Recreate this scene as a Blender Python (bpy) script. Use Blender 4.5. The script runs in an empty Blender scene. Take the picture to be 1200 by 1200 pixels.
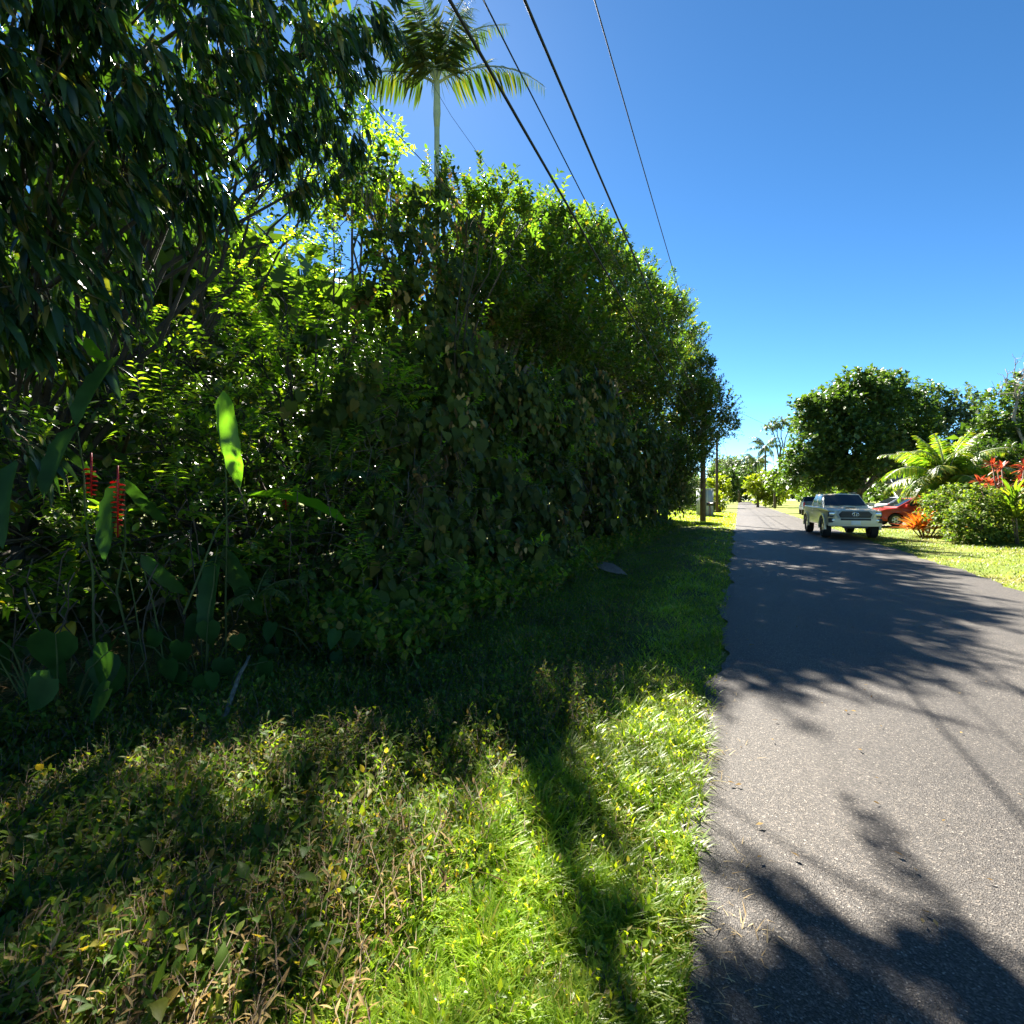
import bpy, bmesh, math, random
import numpy as np
from mathutils import Vector
C = bpy.context.scene
COL = C.collection
RG = np.random.default_rng(7)
random.seed(7)
R = math.radians
# ------------------------------------------------------------------ camera geometry
# world: +Y runs along the road, X=0 is the camera, ground z=0
TH = R(23.9); CT, ST = math.cos(TH), math.sin(TH); TT = math.tan(TH); CH = 1.6; HZ = 584.0
def W(px, py, xr=None, Y=None):
    """point seen at a photograph pixel, on the plane x=xr, at depth Y, or on the ground"""
    u = (px-600)/600; v = (HZ-py)/600
    if xr is not None: Y = xr/((u-TT)*CT)
    elif Y is None: Y = CH/-v
    X = u*Y
    return Vector((X*CT-Y*ST, X*ST+Y*CT, CH+v*Y))
def depth(p): return -p[0]*ST+p[1]*CT
RIGHT = Vector((CT, ST, 0)); FWD = Vector((-ST, CT, 0))
SUN = Vector((-.62, .9, 1.0)).normalized()
# ------------------------------------------------------------------ materials
def new_mat(name):
    m = bpy.data.materials.new(name); m.use_nodes = True
    n = m.node_tree; n.nodes.clear()
    return m, n, n.nodes.new('ShaderNodeOutputMaterial')
def ramp(n, stops, mode='LINEAR'):
    r = n.nodes.new('ShaderNodeValToRGB'); r.color_ramp.interpolation = mode
    e = r.color_ramp.elements
    while len(e) < len(stops): e.new(.5)
    for k, (p, c) in enumerate(stops): e[k].position = p; e[k].color = (*c, 1)
    return r
def noise(n, scale, detail=4, rough=.55, coord='Object', vec=None):
    t = n.nodes.new('ShaderNodeTexNoise'); t.inputs['Scale'].default_value = scale
    t.inputs['Detail'].default_value = detail; t.inputs['Roughness'].default_value = rough
    if vec is None:
        tc = n.nodes.new('ShaderNodeTexCoord'); vec = tc.outputs[coord]
    n.links.new(vec, t.inputs['Vector'])
    return t
def mixc(n, a, b, fac, mode='MIX'):
    m = n.nodes.new('ShaderNodeMix'); m.data_type = 'RGBA'; m.blend_type = mode
    for s, v in ((6, a), (7, b), (0, fac)):
        if isinstance(v, (int, float)): m.inputs[s].default_value = v
        elif isinstance(v, tuple): m.inputs[s].default_value = (*v, 1)
        else: n.links.new(v, m.inputs[s])
    return m.outputs[2]
def leafmat(name, stops, trans=.4, rough=.42, tint=(1.0, 1.15, .25), tgain=1.7, spec=.5, nscale=.9):
    """leaf: glossy front, light coming through; colour differs leaf by leaf and patch by patch"""
    m, n, out = new_mat(name)
    g = n.nodes.new('ShaderNodeNewGeometry')
    r = ramp(n, stops); n.links.new(g.outputs['Random Per Island'], r.inputs[0])
    nz = noise(n, nscale, 3)
    r2 = ramp(n, [(.3, (.62, .62, .62)), (.7, (1.25, 1.25, 1.25))]); n.links.new(nz.outputs['Fac'], r2.inputs[0])
    base = mixc(n, r.outputs[0], r2.outputs[0], 1.0, 'MULTIPLY')
    p = n.nodes.new('ShaderNodeBsdfPrincipled')
    n.links.new(base, p.inputs['Base Color']); p.inputs['Roughness'].default_value = rough
    p.inputs['Specular IOR Level'].default_value = spec
    tb = mixc(n, base, tuple(t*tgain for t in tint), 1.0, 'MULTIPLY')
    t = n.nodes.new('ShaderNodeBsdfTranslucent'); n.links.new(tb, t.inputs['Color'])
    mx = n.nodes.new('ShaderNodeMixShader'); mx.inputs[0].default_value = trans
    n.links.new(p.outputs[0], mx.inputs[1]); n.links.new(t.outputs[0], mx.inputs[2])
    n.links.new(mx.outputs[0], out.inputs[0])
    return m
def solid(name, col, rough=.6, metal=0, var=.15, scale=6, bump=0, bscale=40, spec=.5, coat=0):
    m, n, out = new_mat(name)
    p = n.nodes.new('ShaderNodeBsdfPrincipled')
    nz = noise(n, scale, 5)
    r = ramp(n, [(.3, tuple(c*(1-var) for c in col)), (.7, tuple(min(1, c*(1+var)) for c in col))])
    n.links.new(nz.outputs['Fac'], r.inputs[0]); n.links.new(r.outputs[0], p.inputs['Base Color'])
    p.inputs['Roughness'].default_value = rough; p.inputs['Metallic'].default_value = metal
    p.inputs['Specular IOR Level'].default_value = spec; p.inputs['Coat Weight'].default_value = coat
    if bump:
        b = n.nodes.new('ShaderNodeBump'); nb = noise(n, bscale, 4)
        b.inputs['Strength'].default_value = bump; b.inputs['Distance'].default_value = .02
        n.links.new(nb.outputs['Fac'], b.inputs['Height']); n.links.new(b.outputs[0], p.inputs['Normal'])
    n.links.new(p.outputs[0], out.inputs[0])
    return m
def glassmat(name, col=(.01, .014, .016)):
    m, n, out = new_mat(name)
    p = n.nodes.new('ShaderNodeBsdfPrincipled'); p.inputs['Base Color'].default_value = (*col, 1)
    p.inputs['Roughness'].default_value = .06; p.inputs['IOR'].default_value = 1.5
    n.links.new(p.outputs[0], out.inputs[0]); return m
# stops are (position, colour) along the random value of each leaf
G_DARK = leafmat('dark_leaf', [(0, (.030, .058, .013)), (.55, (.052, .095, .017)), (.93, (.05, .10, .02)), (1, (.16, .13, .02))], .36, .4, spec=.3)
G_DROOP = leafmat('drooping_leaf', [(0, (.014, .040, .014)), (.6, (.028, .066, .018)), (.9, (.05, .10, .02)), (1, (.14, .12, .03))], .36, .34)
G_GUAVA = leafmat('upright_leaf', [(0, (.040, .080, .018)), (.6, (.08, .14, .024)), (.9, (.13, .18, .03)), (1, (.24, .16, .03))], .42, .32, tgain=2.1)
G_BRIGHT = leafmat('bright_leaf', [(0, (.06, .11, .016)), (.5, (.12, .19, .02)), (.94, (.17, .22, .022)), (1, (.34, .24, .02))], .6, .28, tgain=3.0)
G_VINE = leafmat('vine_leaf', [(0, (.036, .060, .015)), (.6, (.062, .095, .02)), (.9, (.10, .12, .025)), (1, (.15, .12, .03))], .4, .5, spec=.15)
G_DRY = leafmat('dry_leaf', [(0, (.08, .05, .02)), (.5, (.22, .15, .06)), (1, (.40, .30, .13))], .3, .85, (1, .85, .5), 1.2, .05)
G_PALM = leafmat('palm_leaflet', [(0, (.03, .06, .022)), (.7, (.055, .085, .022)), (1, (.13, .12, .03))], .28, .38)
G_YPALM = leafmat('yellow_palm_leaflet', [(0, (.08, .16, .03)), (.6, (.17, .25, .035)), (1, (.34, .32, .05))], .4, .4)
G_FARD = leafmat('far_dark_leaf', [(0, (.045, .085, .024)), (.6, (.08, .135, .032)), (1, (.11, .17, .03))], .3, .5)
G_FARY = leafmat('far_yellow_leaf', [(0, (.14, .19, .02)), (.6, (.24, .28, .025)), (1, (.38, .36, .03))], .4, .5)
G_FARB = leafmat('far_haze_leaf', [(0, (.07, .11, .06)), (1, (.13, .17, .09))], .3, .6)  # paler, greyer leaf colour with the distance haze painted in
G_GRASS = leafmat('grass_blade', [(0, (.11, .19, .016)), (.6, (.19, .30, .022)), (.9, (.26, .33, .03)), (1, (.40, .33, .12))], .55, .4, (1.22, 1.1, .2), 2.2, .4, 1.4)
G_WEED = leafmat('weed_leaf', [(0, (.05, .11, .018)), (.5, (.10, .17, .025)), (.85, (.17, .20, .03)), (1, (.24, .16, .05))], .5, .5, (1.1, 1.1, .2), 2.1, spec=.15, nscale=1.6)
G_RED = leafmat('red_leaf', [(0, (.12, .02, .02)), (.5, (.34, .075, .03)), (.8, (.50, .20, .08)), (1, (.10, .12, .03))], .4, .4, (1, .5, .4), 1.4)
G_ORANGE = leafmat('orange_leaf', [(0, (.45, .08, .02)), (.5, (.65, .20, .03)), (.8, (.6, .34, .05)), (1, (.22, .22, .04))], .4, .4, (1, .7, .3), 1.3)
G_FLOWER = leafmat('red_bract', [(0, (.28, .004, .01)), (1, (.42, .015, .015))], .15, .4, (1, .25, .2), 1.2)
G_BIG = leafmat('broad_leaf', [(0, (.02, .055, .018)), (.7, (.035, .085, .022)), (1, (.07, .12, .03))], .4, .5, spec=.2, nscale=5)
G_LIME = leafmat('lime_leaf', [(0, (.10, .24, .025)), (1, (.15, .30, .03))], .6, .35)
G_YEL = leafmat('yellow_leaf', [(0, (.40, .30, .02)), (1, (.55, .42, .03))], .45, .5, (1, .9, .3), 1.2)
BARK = solid('bark', (.11, .085, .06), .85, var=.4, scale=9, bump=.5)
TWIG = solid('twig', (.15, .11, .07), .8, var=.4, scale=3)
PALMBARK = solid('palm_bark', (.30, .34, .22), .6, var=.15, scale=4, bump=.15)
STRAW = leafmat('straw', [(0, (.28, .20, .10)), (1, (.55, .44, .25))], .3, .7, (1, .9, .6), 1.1, .2)
WIRE = solid('cable_rubber', (.012, .012, .014), .6)
POLEWOOD = solid('pole_wood', (.10, .07, .05), .85, var=.35, scale=5, bump=.4)
# ------------------------------------------------------------------ tagging
def tag(o, label=None, cat=None, group=None, kind=None):
    if label: o['label'] = label
    if cat: o['category'] = cat
    if group: o['group'] = group
    if kind: o['kind'] = kind
    return o
def empty(name, loc, rz=0, **k):
    o = bpy.data.objects.new(name, None); COL.objects.link(o); o.location = loc; o.rotation_euler = (0, 0, rz)
    o.empty_display_size = .3
    return tag(o, **k)
# ------------------------------------------------------------------ fast mesh builder
def nrm(a): return a/np.maximum(np.linalg.norm(a, axis=-1, keepdims=True), 1e-9)
class MB:
    def __init__(s): s.V = []; s.F = []; s.S = []; s.n = 0
    def add(s, V, faces):
        V = np.asarray(V, float).reshape(-1, 3)
        s.V.append(V)
        s.F.append(np.array([i for f in faces for i in f], np.int64)+s.n)
        s.S.append(np.array([len(f) for f in faces], np.int64)); s.n += len(V)
    def inst(s, T, P, Rm, S):
        """T=(verts,faces) placed N times: position P, frame Rm (columns x,y,z), scale S (N,3)"""
        tv, tf = T; P = np.asarray(P, float); N = len(P)
        if N == 0: return
        V = np.einsum('nij,nkj->nki', Rm, tv[None]*S[:, None, :])+P[:, None, :]
        k = len(tv); fl = np.array([i for f in tf for i in f], np.int64)
        ln = np.array([len(f) for f in tf], np.int64)
        s.V.append(V.reshape(-1, 3)); s.F.append((fl[None]+(np.arange(N)*k)[:, None]).ravel()+s.n)
        s.S.append(np.tile(ln, N)); s.n += N*k
    def tube(s, pts, rad, k=6, cap=True):
        P = np.array([tuple(p) for p in pts], float); rad = np.broadcast_to(np.asarray(rad, float), (len(P),))
        d = nrm(np.gradient(P, axis=0)); ref = np.array([0, 0, 1.]) if abs(d[0][2]) < .9 else np.array([1., 0, 0])
        x = nrm(np.cross(d, ref)); y = nrm(np.cross(d, x))
        a = np.linspace(0, 2*math.pi, k, endpoint=False)
        V = P[:, None]+rad[:, None, None]*(np.cos(a)[None, :, None]*x[:, None]+np.sin(a)[None, :, None]*y[:, None])
        fs = [(i*k+j, i*k+(j+1) % k, (i+1)*k+(j+1) % k, (i+1)*k+j) for i in range(len(P)-1) for j in range(k)]
        if cap: fs += [tuple(range(k))[::-1], tuple((len(P)-1)*k+j for j in range(k))]
        s.add(V, fs)
    def box(s, c, h, rz=0):
        c = np.array(c, float); h = np.array(h, float)
        v = np.array([(x, y, z) for x in (-1, 1) for y in (-1, 1) for z in (-1, 1)], float)*h
        cr, sr = math.cos(rz), math.sin(rz)
        v = np.stack([v[:, 0]*cr-v[:, 1]*sr, v[:, 0]*sr+v[:, 1]*cr, v[:, 2]], 1)+c
        s.add(v, [(0, 1, 3, 2), (4, 6, 7, 5), (0, 4, 5, 1), (2, 3, 7, 6), (0, 2, 6, 4), (1, 5, 7, 3)])
    def build(s, name, mat, parent=None, smooth=False, origin=None):
        me = bpy.data.meshes.new(name)
        V = np.concatenate(s.V); F = np.concatenate(s.F); S = np.concatenate(s.S)
        if parent is not None or origin is not None:
            pass
        if origin is not None: V = V-np.array(tuple(origin))
        me.vertices.add(len(V)); me.vertices.foreach_set('co', V.astype(np.float32).ravel())
        me.loops.add(len(F)); me.loops.foreach_set('vertex_index', F.astype(np.int32))
        me.polygons.add(len(S)); st = np.zeros(len(S), np.int32); st[1:] = np.cumsum(S)[:-1]
        me.polygons.foreach_set('loop_start', st)
        if smooth: me.polygons.foreach_set('use_smooth', np.ones(len(S), bool))
        me.update(calc_edges=True)
        me.materials.append(mat)
        o = bpy.data.objects.new(name, me); COL.objects.link(o)
        if parent is not None: o.parent = parent
        elif origin is not None: o.location = origin
        return o
# leaf templates: length along +y from 0 to 1, width along x (already scaled), normal +z
def strip(ws, w, droop=.15, fold=.15, mid=True):
    n = len(ws); ts = [(i+1)/(n+1) for i in range(n)]; V = [(0, 0, 0)]; F = []
    zz = lambda t: -droop*t*t
    if mid:
        for t, a in zip(ts, ws): V += [(-a*w, t, zz(t)+fold*a*w), (0, t, zz(t)), (a*w, t, zz(t)+fold*a*w)]
        V.append((0, 1, zz(1))); T = len(V)-1
        F += [(0, 3, 2), (0, 2, 1)]
        for i in range(n-1):
            b = 1+3*i; F += [(b, b+1, b+4, b+3), (b+1, b+2, b+5, b+4)]
        b = 1+3*(n-1); F += [(b, b+1, T), (b+1, b+2, T)]
    else:
        for t, a in zip(ts, ws): V += [(-a*w, t, zz(t)), (a*w, t, zz(t))]
        V.append((0, 1, zz(1))); T = len(V)-1
        F.append((0, 2, 1))
        for i in range(n-1):
            b = 1+2*i; F.append((b, b+1, b+3, b+2))
        b = 1+2*(n-1); F.append((b, b+1, T))
    return np.array(V, float), F
T_TINY = (np.array([(0, 0, 0), (.24, .45, .03), (0, 1, -.06), (-.24, .45, .03)]), [(0, 1, 2, 3)])
T_OVAL = strip([1, .85], .26, .18, .3)
T_OVALB = strip([.8, 1, .6], .27, .35, .35)
T_LANCE = strip([.8, 1, .65], .10, .35, .3)
T_LANCEB = strip([.8, 1, .65], .11, .7, .3)
T_BLADE = strip([.9, 1, .6], .04, .45, 0, False)
T_LEAFLET = strip([1, .8], .035, .35, .2)
T_FAR = (np.array([(0, 0, 0), (.34, .4, .10), (.1, 1, -.1), (-.36, .55, .08)]), [(0, 1, 2, 3)])
def heart(lob=.16):
    h = [(-.17, -lob, .0), (-.40, .02, .05), (-.44, .28, .05), (-.32, .58, .0), (-.12, .85, -.08)]
    V = [(0, 0, 0), (0, .5, -.02), (0, 1, -.16)]+h+[(-x, y, z) for x, y, z in h]
    F = [(0, 1, 6, 5, 4, 3), (1, 2, 7, 6), (0, 8, 9, 10, 11, 1), (1, 11, 12, 2)]
    return np.array(V, float), F
T_HEART = heart()
def frames(d, n):
    y = nrm(d); x = np.cross(y, n); bad = np.linalg.norm(x, axis=1) < 1e-4
    x[bad] = (1, 0, 0); x = nrm(x); z = np.cross(x, y)
    return np.stack([x, y, z], 2)
def rdir(n, r=None):
    a = (r or RG).normal(size=(n, 3)); return nrm(a)
UP = np.array([0, 0, 1.])
# ------------------------------------------------------------------ foliage species
# leaf template, leaf length, leaves per twig, twig length, habit, twig lean, upward pull
SP = dict(
    droop=dict(T=[T_LANCE, T_LANCEB], ll=.23, m=8, tl=.20, hab='hang', up=-.5, mat=G_DROOP),
    guava=dict(T=[T_OVAL, T_OVALB], ll=.105, m=13, tl=.38, hab='spiral', up=.75, mat=G_GUAVA),
    pinnate=dict(T=[T_OVAL], ll=.115, m=14, tl=.58, hab='flat', up=.05, mat=G_BRIGHT),
    shoot=dict(T=[T_OVAL, T_OVALB], ll=.15, m=26, tl=1.0, hab='spiral', up=.55, mat=G_GUAVA),
    small=dict(T=[T_TINY], ll=.055, m=12, tl=.25, hab='spiral', up=.35, mat=G_DARK),
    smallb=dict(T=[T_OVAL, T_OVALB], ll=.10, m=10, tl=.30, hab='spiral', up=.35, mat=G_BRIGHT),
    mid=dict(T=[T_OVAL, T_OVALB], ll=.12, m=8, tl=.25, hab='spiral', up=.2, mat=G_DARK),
    vine=dict(T=[T_HEART], ll=.12, m=6, tl=.40, hab='curtain', up=-.9, mat=G_VINE),
    bigvine=dict(T=[T_HEART], ll=.26, m=3, tl=.35, hab='curtain', up=-.9, mat=G_VINE),
    dry=dict(T=[T_HEART, T_OVALB], ll=.11, m=5, tl=.35, hab='curtain', up=-.8, mat=G_DRY),
    far=dict(T=[T_FAR], ll=.42, m=5, tl=.5, hab='spiral', up=.3, mat=G_FARD),
)
def twigs(mb, tw, P, D, sp, face=None, scale=1.0, rg=RG):
    """leaves along every twig that starts at P and runs along D"""
    N = len(P); m = sp['m']; tl = sp['tl']*scale*rg.uniform(.7, 1.3, N)[:, None]
    D = nrm(D); a = rdir(N, rg); side = nrm(np.cross(D, a)); b = np.cross(D, side)
    if tw is not None:
        q = P+D*tl
        tri = (np.array([(-.5, 0, 0), (.5, 0, 0), (0, 0, .8), (0, 1, 0)]), [(0, 1, 3), (1, 2, 3), (2, 0, 3)])
        w = np.full(N, .009*scale)
        tw.inst(tri, P, frames(D, side), np.stack([w, tl[:, 0], w], 1))
    T = sp['T']; hab = sp['hab']
    flat_side = nrm(np.cross(D, np.tile(UP, (N, 1)))+.001)
    for j in range(m):
        t = (j+.5)/m
        if hab == 'hang': t = .4+.6*t
        pos = P+D*tl*t*1.0+(-UP*.12*tl*t*t if hab in ('flat', 'spiral') else 0)
        ang = j*2.39996+rg.uniform(-.4, .4, N)
        rad = np.cos(ang)[:, None]*side+np.sin(ang)[:, None]*b
        L = sp['ll']*scale*rg.uniform(.5, 1.35, N)
        if hab == 'spiral':
            d = D*(.5+.5*t)+rad*.95+UP*.12+rdir(N, rg)*.2; nn = UP+D*.5+rdir(N, rg)*.35
        elif hab == 'flat':
            s = 1 if j % 2 else -1
            d = D*.45+flat_side*s+rdir(N, rg)*.15-UP*.1; nn = UP+rdir(N, rg)*.25
        elif hab == 'hang':
            d = D*.35+rad*.8-UP*.85+np.array(tuple(RIGHT))*.3+rdir(N, rg)*.3; nn = rad+UP*.6+rdir(N, rg)*.3
        else:
            fc = face if face is not None else np.array([.9, -.3, .35])
            pos = pos+rdir(N, rg)*.05+fc*rg.uniform(0, .12, N)[:, None]
            d = -UP+rdir(N, rg)*.45+fc*.2; nn = fc+UP*.3+rdir(N, rg)*.45
        k = j % len(T)
        mb.inst(T[k], pos, frames(d, nn), np.stack([L]*3, 1))
def lobes_to_pts(lobes, dens, rg, sub=.42, shell=.5):
    """lobes (centre, radii): twig starts in uneven clumps near each lobe's surface, none deep inside another lobe"""
    P = []; D = []
    cs = np.array([tuple(c) for c, r in lobes]); rs = np.array([(r if hasattr(r, '__len__') else (r, r, r)) for c, r in lobes], float)
    for c, r in zip(cs, rs):
        area = 4*math.pi*((r[0]*r[1]*r[2])**(2/3))
        K = max(5, int(area*2.2/max(.35, r.mean()*sub)**2*.55)); K = int(max(4, min(K, 90, area*dens/4)))
        u = rdir(K, rg); sc = c+u*r*rg.uniform(.45, .98, K)[:, None]
        sr = r.mean()*sub*rg.uniform(.45, 1.25, K)
        n = max(3, int(area*dens/K))
        q = rdir(K*n, rg)*rg.uniform(shell, 1, K*n)[:, None]
        p = np.repeat(sc, n, 0)+q*np.repeat(sr, n)[:, None]
        d = nrm(p-np.repeat(sc, n, 0))*.7+nrm((p-c)/r)*.8+rdir(K*n, rg)*.35
        P.append(p); D.append(d)
    P = np.concatenate(P); D = np.concatenate(D)
    q = ((P[:, None]-cs[None])/rs[None]); dd = np.linalg.norm(q, axis=2)
    keep = (dd.min(1) > .38) & (P[:, 2] > .05)
    return P[keep], D[keep]
def limb(mb, a, b, r0, r1, k=6, wob=.06, n=6, rg=RG):
    a = np.array(tuple(a)); b = np.array(tuple(b)); L = np.linalg.norm(b-a)
    t = np.linspace(0, 1, n)[:, None]
    p = a+(b-a)*t+rg.normal(size=(n, 3))*wob*L*np.sin(t*math.pi)*.5; p[:, 2] += np.sin(t[:, 0]*math.pi)*L*.08
    mb.tube(p, r0+(r1-r0)*t[:, 0], k); return p
def plant(name, label, cat, lobes, layers, base=None, trunk=.12, group=None, seed=0, limbs=True, bark=BARK, crown='crown', face=None):
    """one tree or bush: layers = [(species, density, scale, part name)]"""
    rg = np.random.default_rng(seed+100)
    cen = np.mean([tuple(c) for c, r in lobes], 0)
    if base is None: base = (cen[0], cen[1], 0)
    root = empty(name, base, label=label, cat=cat, group=group)
    tr = MB()
    low = min(c[2] for c, r in lobes)
    fork = np.array([base[0], base[1], max(.4, low*.55)])
    tr.tube([base, (base[0]+.04, base[1], fork[2]*.5), fork], [trunk*1.25, trunk, trunk*.85], 9)
    if limbs:
        for c, r in lobes:
            rr = float(np.mean(r)); p = limb(tr, fork, c, trunk*.6, trunk*.18, rg=rg)
            for _ in range(4):
                e = np.array(tuple(c))+rdir(1, rg)[0]*rr*.8
                limb(tr, p[-2], e, trunk*.18, .008, 4, n=4, rg=rg)
    tr.build('trunk', bark, root, True, origin=base)
    for i, (spn, dens, scale, pn) in enumerate(layers):
        sp = SP[spn] if isinstance(spn, str) else spn
        P, D = lobes_to_pts(lobes, dens, rg)
        up = sp['up']; D = nrm(D)*(1-abs(up)*.6)+UP*up
        mb = MB(); tw = MB() if sp['hab'] != 'curtain' else None
        twigs(mb, tw, P, D, sp, face=face, scale=scale, rg=rg)
        cr = mb.build(pn, sp['mat'], root, origin=base)
        if tw is not None: tag(tw.build('twigs', TWIG, cr, origin=(base)), kind='stuff')
    return root
def L(px, py, xr, rpx, Y=None, sq=None):
    p = W(px, py, xr, Y); r = rpx/600*depth(p)
    return (p, r if sq is None else (r*sq[0], r*sq[1], r*sq[2]))
# ------------------------------------------------------------------ setting
def gh(x, y):
    x = np.asarray(x, float); y = np.asarray(y, float)
    left = np.clip((-x-.25)/.5, 0, 1)
    b = .025*np.sin(x*3.1+y*1.7)+.02*np.sin(x*5.3-y*2.9+1)+.03*np.sin(y*.9+2)
    rise = np.clip((-x-2.6)/3, 0, 1)**1.3*.30
    right = np.clip((x-4.55)/.6, 0, 1); lift = np.clip((x-6)/14, 0, 1)*.5*np.clip(1-(y-60)/60, 0, 1)
    return -.022+left*(.045+b+rise)+right*(.04+.02*np.sin(x*1.1+y*.7))+lift
def grid_mesh(name, xs, ys, fz, mat):
    X, Y = np.meshgrid(xs, ys); Z = fz(X, Y); V = np.stack([X, Y, Z], 2).reshape(-1, 3); nx = len(xs)
    F = [(j*nx+i, j*nx+i+1, (j+1)*nx+i+1, (j+1)*nx+i) for j in range(len(ys)-1) for i in range(nx-1)]
    m = MB(); m.add(V, F); return m.build(name, mat, smooth=True)
def groundmat():
    m, n, out = new_mat('grass_ground')
    tc = n.nodes.new('ShaderNodeTexCoord'); sx = n.nodes.new('ShaderNodeSeparateXYZ'); n.links.new(tc.outputs['Object'], sx.inputs[0])
    nz = noise(n, .55, 6, .6); r = ramp(n, [(.35, (.11, .17, .022)), (.52, (.17, .21, .03)), (.68, (.27, .22, .07))]); n.links.new(nz.outputs[0], r.inputs[0])
    f = noise(n, 26, 4, .7); rf = ramp(n, [(.3, (.55, .55, .5)), (.7, (1.3, 1.3, 1.2))]); n.links.new(f.outputs[0], rf.inputs[0])
    lawn = mixc(n, r.outputs[0], rf.outputs[0], 1.0, 'MULTIPLY')
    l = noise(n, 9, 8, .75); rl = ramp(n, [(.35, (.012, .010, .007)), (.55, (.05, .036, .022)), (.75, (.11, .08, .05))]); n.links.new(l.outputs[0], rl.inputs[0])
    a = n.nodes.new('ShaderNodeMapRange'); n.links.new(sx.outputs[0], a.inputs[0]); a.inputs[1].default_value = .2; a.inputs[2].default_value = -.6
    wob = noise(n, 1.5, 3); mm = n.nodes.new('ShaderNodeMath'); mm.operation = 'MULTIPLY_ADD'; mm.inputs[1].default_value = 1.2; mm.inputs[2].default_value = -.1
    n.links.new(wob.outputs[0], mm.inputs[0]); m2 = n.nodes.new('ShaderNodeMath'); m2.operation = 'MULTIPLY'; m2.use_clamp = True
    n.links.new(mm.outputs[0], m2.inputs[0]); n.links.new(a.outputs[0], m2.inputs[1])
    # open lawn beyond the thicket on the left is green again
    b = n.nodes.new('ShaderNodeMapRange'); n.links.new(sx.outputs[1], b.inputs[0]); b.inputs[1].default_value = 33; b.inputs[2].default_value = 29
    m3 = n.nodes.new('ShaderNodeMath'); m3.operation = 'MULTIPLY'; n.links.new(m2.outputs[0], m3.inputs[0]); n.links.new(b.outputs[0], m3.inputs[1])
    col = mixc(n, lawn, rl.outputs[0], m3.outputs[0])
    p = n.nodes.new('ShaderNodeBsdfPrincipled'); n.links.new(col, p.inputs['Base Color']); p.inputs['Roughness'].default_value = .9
    p.inputs['Specular IOR Level'].default_value = .2
    bp = n.nodes.new('ShaderNodeBump'); bp.inputs['Strength'].default_value = .9; bp.inputs['Distance'].default_value = .05
    n.links.new(f.outputs[0], bp.inputs['Height']); n.links.new(bp.outputs[0], p.inputs['Normal'])
    n.links.new(p.outputs[0], out.inputs[0]); return m
def asphalt(name='asphalt', k=1.0):
    m, n, out = new_mat(name)
    v = n.nodes.new('ShaderNodeTexVoronoi'); v.inputs['Scale'].default_value = 170; tc = n.nodes.new('ShaderNodeTexCoord'); n.links.new(tc.outputs['Object'], v.inputs['Vector'])
    sp = n.nodes.new('ShaderNodeSeparateColor'); n.links.new(v.outputs['Color'], sp.inputs[0])
    r = ramp(n, [(0, (.026*k, .022*k, .018*k)), (.4, (.044*k, .041*k, .038*k)), (.75, (.072*k, .067*k, .061*k)), (.97, (.14*k, .122*k, .102*k)), (1, (.26*k, .24*k, .21*k))]); n.links.new(sp.outputs[0], r.inputs[0])
    b = noise(n, .5, 5); rb = ramp(n, [(.3, (.82, .82, .82)), (.7, (1.12, 1.1, 1.08))]); n.links.new(b.outputs[0], rb.inputs[0])
    c = mixc(n, r.outputs[0], rb.outputs[0], 1, 'MULTIPLY')
    sxx = n.nodes.new('ShaderNodeSeparateXYZ'); n.links.new(tc.outputs['Object'], sxx.inputs[0])
    wn = n.nodes.new('ShaderNodeMath'); wn.operation = 'MULTIPLY'; wn.inputs[1].default_value = 3.4; n.links.new(sxx.outputs[0], wn.inputs[0])
    ws = n.nodes.new('ShaderNodeMath'); ws.operation = 'SINE'; n.links.new(wn.outputs[0], ws.inputs[0])
    wr = ramp(n, [(0, (.93, .93, .93)), (1, (1.06, 1.055, 1.05))]); wr2 = n.nodes.new('ShaderNodeMath'); wr2.operation = 'MULTIPLY_ADD'; wr2.inputs[1].default_value = .5; wr2.inputs[2].default_value = .5
    n.links.new(ws.outputs[0], wr2.inputs[0]); n.links.new(wr2.outputs[0], wr.inputs[0]); c = mixc(n, c, wr.outputs[0], 1, 'MULTIPLY')
    dz = noise(n, 1.2, 4); dv = mixc(n, tc.outputs['Object'], dz.outputs['Color'], .35)
    ck = n.nodes.new('ShaderNodeTexVoronoi'); ck.feature = 'DISTANCE_TO_EDGE'; ck.inputs['Scale'].default_value = .45; n.links.new(dv, ck.inputs['Vector'])
    cr_ = ramp(n, [(0, (.35, .34, .33)), (.006, (1, 1, 1))]); n.links.new(ck.outputs['Distance'], cr_.inputs[0])
    cm = noise(n, .35, 2); cmr = ramp(n, [(.52, (0, 0, 0)), (.6, (1, 1, 1))]); n.links.new(cm.outputs[0], cmr.inputs[0])
    c = mixc(n, c, mixc(n, (1., 1., 1.), cr_.outputs[0], cmr.outputs[0]), 1, 'MULTIPLY')
    p = n.nodes.new('ShaderNodeBsdfPrincipled'); n.links.new(c, p.inputs['Base Color']); p.inputs['Roughness'].default_value = .62
    p.inputs['Specular IOR Level'].default_value = .25
    bp = n.nodes.new('ShaderNodeBump'); bp.inputs['Strength'].default_value = .5; bp.inputs['Distance'].default_value = .008
    n.links.new(v.outputs['Distance'], bp.inputs['Height']); n.links.new(bp.outputs[0], p.inputs['Normal'])
    n.links.new(p.outputs[0], out.inputs[0]); return m
gx = np.concatenate([np.linspace(-400, -16, 10), np.arange(-14, -3, .5), np.arange(-3, .3, .15), [1, 2, 3, 4, 4.4, 4.55, 4.8, 5.1, 5.6], np.arange(6.2, 30, .8), np.linspace(32, 400, 12)])
gy = np.concatenate([np.linspace(-80, -2, 8), np.arange(-1, 12, .2), np.arange(12, 60, .8), np.linspace(62, 500, 24)])
ASPH = asphalt()
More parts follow.
